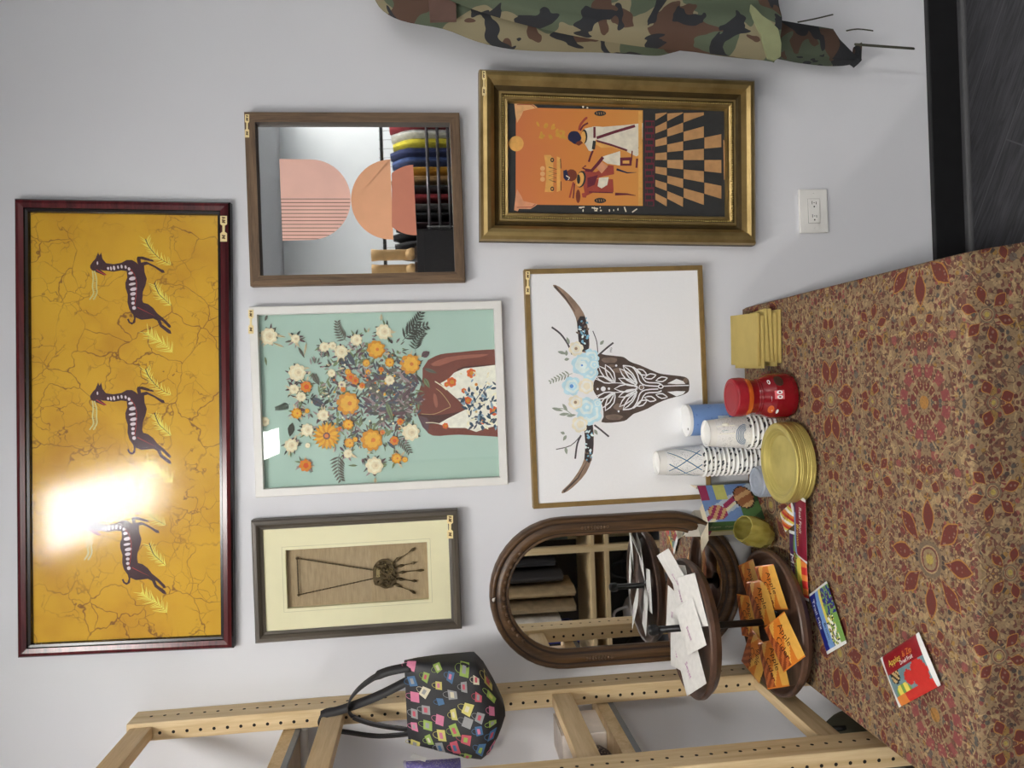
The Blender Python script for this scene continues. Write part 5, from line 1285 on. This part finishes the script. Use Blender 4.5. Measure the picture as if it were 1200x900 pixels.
def purple_bag():
    c = Vector((-.982, -.20, 1.505)); t = thing('sequin_bag', 'translucent purple glittery bag at the edge of the shelving', 'bag', c)
    m_ = NT('lilac sequin plastic').set(.25); v = m_.vor(scale=220); m_.base(m_.ramp(v, [(.1, pc(200, 196, 240)), (.4, pc(140, 130, 206))])); m_.bump(v, .6, .003)
    ed = mat('lilac piping', pc(190, 186, 228), .35)
    def body(mb):
        rows = []
        for j in range(9):
            h = j/8; w = .085+.012*h; d = .045*(1-.75*h); rows.append([(c.x+w*(abs(cos(a))**.5)*(1 if cos(a) > 0 else -1), c.y+d*(abs(sin(a))**.5)*(1 if sin(a) > 0 else -1), c.z+.12*h+.012*cos(a)*h) for a in [2*pi*i/28 for i in range(29)]])
        mb.grid(rows, m_.m); mb.poly(rows[-1][:-1], m_.m); mb.poly(rows[0][:-1][::-1], m_.m)
    part('bag_body', t, body)
    part('piping', t, lambda mb: mb.tube([(c.x+.097*(abs(cos(a))**.5)*(1 if cos(a) > 0 else -1), c.y+.0115*(abs(sin(a))**.5)*(1 if sin(a) > 0 else -1), c.z+.12+.012*cos(a)) for a in [2*pi*i/24 for i in range(25)]], .003, ed, 6))
    part('strap', t, lambda mb: mb.tube(smooth([(c.x-.07, c.y, c.z+.12), (c.x-.05, c.y-.12, c.z+.20), (-.88, c.y-.22, 1.80), (-.832, c.y-.22, 1.8465), (-.805, c.y-.22, 1.8465), (-.792, c.y-.22, 1.80), (-.90, c.y-.12, c.z+.20), (c.x+.07, c.y, c.z+.12)]), .003, ed, 6))
purple_bag()
# ------------------------------------------------------------------ camouflage clothes on the right
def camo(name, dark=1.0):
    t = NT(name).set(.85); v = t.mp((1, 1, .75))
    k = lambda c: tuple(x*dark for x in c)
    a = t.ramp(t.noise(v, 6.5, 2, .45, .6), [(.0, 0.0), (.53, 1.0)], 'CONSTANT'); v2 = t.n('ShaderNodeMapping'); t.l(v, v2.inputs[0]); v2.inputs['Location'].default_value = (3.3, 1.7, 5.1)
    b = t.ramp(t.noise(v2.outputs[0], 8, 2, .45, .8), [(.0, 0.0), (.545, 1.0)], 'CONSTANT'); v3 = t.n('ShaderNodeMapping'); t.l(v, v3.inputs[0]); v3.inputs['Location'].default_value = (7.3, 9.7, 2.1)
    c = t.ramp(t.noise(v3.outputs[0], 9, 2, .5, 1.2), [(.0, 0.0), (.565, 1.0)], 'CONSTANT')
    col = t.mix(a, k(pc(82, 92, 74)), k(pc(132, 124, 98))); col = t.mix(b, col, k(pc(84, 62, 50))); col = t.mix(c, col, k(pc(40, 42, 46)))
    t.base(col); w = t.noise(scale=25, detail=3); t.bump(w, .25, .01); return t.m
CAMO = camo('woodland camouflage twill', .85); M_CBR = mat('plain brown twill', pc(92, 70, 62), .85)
def clothes():
    hk = mat('black hanger wire', (.02, .02, .02), .4, .5)
    t = thing('clothes_hanger', 'black hanger on a wall hook carrying the camouflage clothes', 'hanger', (1.24, -.06, 1.70))
    part('hook', t, lambda mb: mb.tube(smooth([(1.24, -.107, 1.73), (1.24, -.107, 1.80), (1.25, -.107, 1.83), (1.24, -.107, 1.85), (1.225, -.107, 1.84)]), .003, hk))
    part('arms', t, lambda mb: mb.tube(smooth([(1.02, -.107, 1.645), (1.13, -.107, 1.70), (1.24, -.107, 1.73), (1.35, -.107, 1.70), (1.46, -.107, 1.645)]), .006, hk))
    part('wall_hook', t, lambda mb: (mb.box((1.24, -.004, 1.84), (.02, .008, .06), hk, bev=.002), mb.tube([(1.24, -.008, 1.83), (1.24, -.05, 1.832), (1.24, -.108, 1.838), (1.24, -.118, 1.85)], .004, hk)))
    def sheet(mb, L, x1, y0, th, mt, fold=.012, zr=None, seed=1, rad=.02):
        """hanging cloth volume; L: list of (z, left x); front face folds, rounded left edge"""
        L = smooth(L, 4); rr = random.Random(seed); ph = [rr.uniform(0, 6) for _ in range(4)]; rows = []
        for z, xl in L:
            xr = x1(z) if callable(x1) else x1; row = []
            n = 40
            for i in range(n+1):
                f = i/n; x = xl+(xr-xl)*f; s_ = z*3.1
                y = y0-th*(min(1, f*n/3))**.5*(min(1, (1-f)*n/3))**.5-fold*(sin(x*38+s_+ph[0])*.6+sin(x*71-s_*1.7+ph[1])*.3+sin(x*19+s_*2.3+ph[2])*.5)*min(1, f*6)*min(1, (1-f)*6)
                row.append((x, y, z))
            for i in range(n, -1, -4): f = i/n; row.append((xl+(xr-xl)*f, y0+.004*sin(f*9), z))
            row.append(row[0]); rows.append(row)
        mb.grid(rows, mt); mb.poly(rows[-1][:-1], mt); mb.poly(rows[0][:-1][::-1], mt)
    P = lambda u, v, y: (lambda w: (w.z, w.x))(W(u, v, y))
    j = thing('camouflage_jacket', 'woodland camouflage jacket hanging on the wall right of the gold frame', 'jacket', (1.2, -.1, .60))
    part('body', j, lambda mb: sheet(mb, [(1.70, 1.10), (1.665, 1.03)]+[P(u, v, -.12) for u, v in ((443, 0), (470, 17), (520, 27), (560, 42), (600, 51), (650, 54), (700, 55), (740, 57), (772, 59), (790, 56), (850, 40))], 1.50, -.088, .045, CAMO, .006, seed=2))
    part('sleeve', j, lambda mb: sheet(mb, [P(u, v, -.18) for u, v in ((480, -30), (530, -6), (580, 12), (640, 28), (700, 40), (760, 49), (820, 55), (870, 61), (908, 66), (913, 68))], lambda z: 1.20+.03*z, -.150, .04, CAMO, .010, seed=5))
    part('pocket_flap', j, lambda mb: mb.prism([W(u, v, -.146) for u, v in ((502, -8), (534, -8), (535, 23), (504, 24))], (0, .012, 0), M_CBR))
    part('cuff_tab', j, lambda mb: mb.prism([W(u, v, -.204) for u, v in smooth([(880, 5), (893, 18), (912, 34), (915, 66), (900, 68), (892, 40), (882, 22)], 2, True)], (0, .006, 0), mat('faded sage twill', pc(128, 132, 98), .85)))
    q = thing('camouflage_trousers', 'darker camouflage trouser leg with hanging drawstrings showing below the jacket', 'trousers', (1.0, -.08, .38))
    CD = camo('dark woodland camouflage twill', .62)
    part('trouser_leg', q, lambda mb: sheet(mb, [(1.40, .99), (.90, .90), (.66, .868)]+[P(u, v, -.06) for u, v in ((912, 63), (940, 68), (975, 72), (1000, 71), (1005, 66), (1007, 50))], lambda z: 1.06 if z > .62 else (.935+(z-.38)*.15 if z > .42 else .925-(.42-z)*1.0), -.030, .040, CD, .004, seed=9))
    for pts in ([(1002, 52), (1030, 54), (1071, 57)], [(935, 26), (955, 22), (976, 17)], [(992, 36), (1005, 34), (1023, 36)]):
        k = 2.2 if pts[0][0] == 1002 else 1.2
        part('drawstring', q, lambda mb: mb.tube(smooth([tuple(W(u, v, -.10)) for u, v in pts]), 0.0026*k, mat('olive drawstring', pc(56, 56, 44), .8), 6, sq=.5))
clothes()
# ------------------------------------------------------------------ the shop behind, seen in the mirrors
def RF(u, v, L):
    d = ray(u, v); p = CAM+d*((L-CAM.y)/d.y); return Vector((p.x, -p.y, p.z))
def garment(x, y, zt, zb, w, d, mt, label, rail_z, name='hanging_garment', cat='garment', group='clothes on the back rack'):
    t = thing(name, label, cat, (x, y, zb), group)
    def body(mb):
        rows = []; n = 32; ph = random.uniform(0, 6)
        for j in range(13):
            h = j/12; z = zt+(zb-zt)*h; k = min(1, .35+h*5)
            rows.append([(x+w/2*cos(a)*(1+.15*sin(5*a+ph)*h)*(.5+.5*k), y+d/2*k*sin(a)*(1+.06*sin(7*a+ph+h)), z) for a in [2*pi*i/n for i in range(n+1)]])
        mb.grid(rows, mt); mb.poly(rows[0][:-1], mt); mb.poly(rows[-1][:-1][::-1], mt)
    part('cloth', t, body)
    part('hanger_hook', t, lambda mb: mb.tube(smooth([(x, y, zt-.01), (x, y, rail_z-.03), (x, y-.018, rail_z-.01), (x, y-.012, rail_z+.014), (x, y+.006, rail_z+.018)]), .002, mat('hanger wire', (.3, .3, .3), .3, .8), 6))
    return t
def back_shop():
    y = -4.1; zr = 1.86
    bk = mat('black rack tube', (.02, .02, .02), .35, .6)
    t = thing('clothes_rack', 'black metal clothes rack reflected in the shape mirror', 'clothes rack', (1.7, y, 0))
    part('rail', t, lambda mb: mb.tube([(.85, y, zr), (2.65, y, zr)], .014, bk))
    for x in (.87, 2.63): part('upright', t, lambda mb: mb.tube([(x, y, .04), (x, y, zr)], .014, bk)); part('foot', t, lambda mb: mb.tube([(x, y-.25, .015), (x, y+.25, .015)], .015, bk))
    C = [('olive coat', (88, 84, 66)), ('dark brown coat', (70, 56, 46)), ('grey olive coat', (80, 80, 70)), ('red shirt', (150, 46, 56)), ('white shirt', (210, 210, 206)), ('lemon yellow top', (214, 200, 60)), ('navy top', (44, 54, 96)), ('blue top', (60, 80, 130)), ('golden yellow top', (206, 154, 50)), ('tan top', (180, 140, 90)), ('black and white top', (60, 60, 62)), ('dark red top', (140, 40, 46)), ('grey coat', (96, 92, 92)), ('black dress', (26, 26, 30)), ('flowered black dress', (70, 50, 58)), ('black jacket', (20, 20, 24)), ('charcoal skirt', (50, 48, 52)), ('black coat', (18, 18, 22))]
    for i, (nm, c) in enumerate(C):
        x = 2.28-i*.072
        garment(x, y, zr-.07-.012*(i % 3), .75+.08*(i % 4), .060, .44, mat('cloth '+nm, pc(*c, .8), .85, var=.25, scale=25), nm+' hanging on the black rack seen in the shape mirror', zr)
    g = thing('rack_bars', 'set of three dark horizontal bars in front of the clothes rack', 'bars', (1.6, y+.33, 0))
    for z in (1.50, 1.42, 1.34): part('bar', g, lambda mb: mb.tube([(1.2, y+.33, z), (2.05, y+.33, z)], .012, mat('dull bar metal', (.12, .11, .12), .4, .6)))
    for x in (1.22, 2.03): part('upright', g, lambda mb: mb.tube([(x, y+.33, .0), (x, y+.33, 1.52)], .012, bk))
    # boots on a dark cabinet
    cb = mat('dark cabinet paint', (.03, .028, .03), .5)
    k = thing('cabinet', 'dark cabinet carrying the tan boots behind the photographer', 'cabinet', (.93, -3.52, 0))
    part('carcass', k, lambda mb: mb.box((.93, -3.52, .80), (.36, .40, 1.60), cb, bev=.005)); part('door', k, lambda mb: mb.box((.93, -3.312, .80), (.33, .018, 1.5), cb, bev=.003)); part('handle', k, lambda mb: mb.tube([(1.05, -3.29, .8), (1.05, -3.28, .85), (1.05, -3.28, .95), (1.05, -3.29, 1.0)], .006, mat('steel handle', (.5, .5, .5), .3, .9)))
    bt_ = mat('tan suede', pc(172, 140, 96), .85); so = mat('boot sole', pc(60, 44, 34), .8)
    for x, l in ((.86, 'left tan suede boot standing on the dark cabinet'), (.97, 'right tan suede boot standing on the dark cabinet')):
        b = thing('suede_boot', l, 'boot', (x, -3.50, 1.60), 'tan boots on the cabinet')
        part('upper', b, lambda mb: (mb.tube(smooth([(x, -3.54, 1.64), (x, -3.54, 1.75), (x, -3.54, 1.93)]), [.040]*6+[.045], bt_, 16), mb.tube(smooth([(x, -3.55, 1.65), (x, -3.48, 1.645), (x, -3.41, 1.63)]), [.040, .04, .038, .036, .033, .03, .02], bt_, 14)))
        part('sole', b, lambda mb: mb.box((x, -3.485, 1.609), (.07, .19, .018), so, bev=.006))
    # pine unit behind the photographer, seen in the oval mirror
    u = thing('storage_unit', 'pine storage unit with coats reflected in the oval mirror', 'storage unit', (-1.55, -3.2, 0))
    for x in (-1.12, -2.1):
        for yy in (-3.0, -3.45): part('post', u, lambda mb: mb.box((x, yy, .98), (.045, .045, 1.96), M_PINE, bev=.002))
    for z in (.50, .40, 1.95): part('shelf', u, lambda mb: mb.box((-1.335, -3.225, z), (1.58, .49, .03), M_PINEX, bev=.002))
    part('rail', u, lambda mb: mb.tube([(-2.1, -3.2, 1.72), (-.55, -3.2, 1.72)], .012, bk))
    part('dark_backdrop', u, lambda mb: mb.box((-1.33, -3.49, 1.0), (1.62, .012, 1.96), mat('added dark backdrop', (.025, .02, .018), .7)))  # added dark sheet behind the coats, darkens the oval mirror's background
    for yy in (-3.0, -3.45): part('post', u, lambda mb: mb.box((-.56, yy, .98), (.045, .045, 1.96), M_PINE, bev=.002))
    for i, (nm, c, zb) in enumerate((('black coat', (26, 24, 26), .75), ('charcoal coat', (44, 40, 40), .7), ('tan coat', (150, 128, 96), .62), ('khaki coat', (128, 110, 84), .62), ('cream printed shirt', (206, 200, 192), .72), ('royal blue shirt', (28, 40, 120), .60), ('red shirt', (150, 30, 40), .9), ('brown coat', (80, 60, 44), .7), ('dark olive jacket', (40, 42, 34), .66), ('black trousers', (18, 18, 20), .58), ('dark navy jacket', (24, 28, 44), .66), ('dark grey coat', (36, 36, 38), .64))):
        garment(-1.20-i*.105 if i < 8 else -1.03+(i-8)*.11, -3.2, 1.66, zb, .085, .42, mat('cloth unit '+nm, pc(*c), .85, var=.2, scale=18), nm+' hanging in the pine unit seen in the oval mirror', 1.72, group='coats in the pine storage unit')
    for i, (x, c, l) in enumerate(((-1.30, (20, 20, 22), 'black duffel bag on the floor under the pine storage unit, nearest its right post'), (-1.62, (190, 182, 180), 'pale grey duffel bag on the floor under the pine storage unit'), (-1.92, (40, 34, 34), 'dark brown duffel bag on the floor under the pine storage unit'))):
        mb = MB(); m_ = mat('bag '+str(c), pc(*c), .7, var=.15); mb.ell((x, -3.15, .13), (.14, .16, .128), m_); mb.tube(smooth([(x-.06, -3.1, .24), (x-.03, -3.1, .33), (x+.03, -3.1, .33), (x+.06, -3.1, .24)]), .01, m_)
        tag(mb.build('duffel_bag'), l, 'bag')
back_shop()
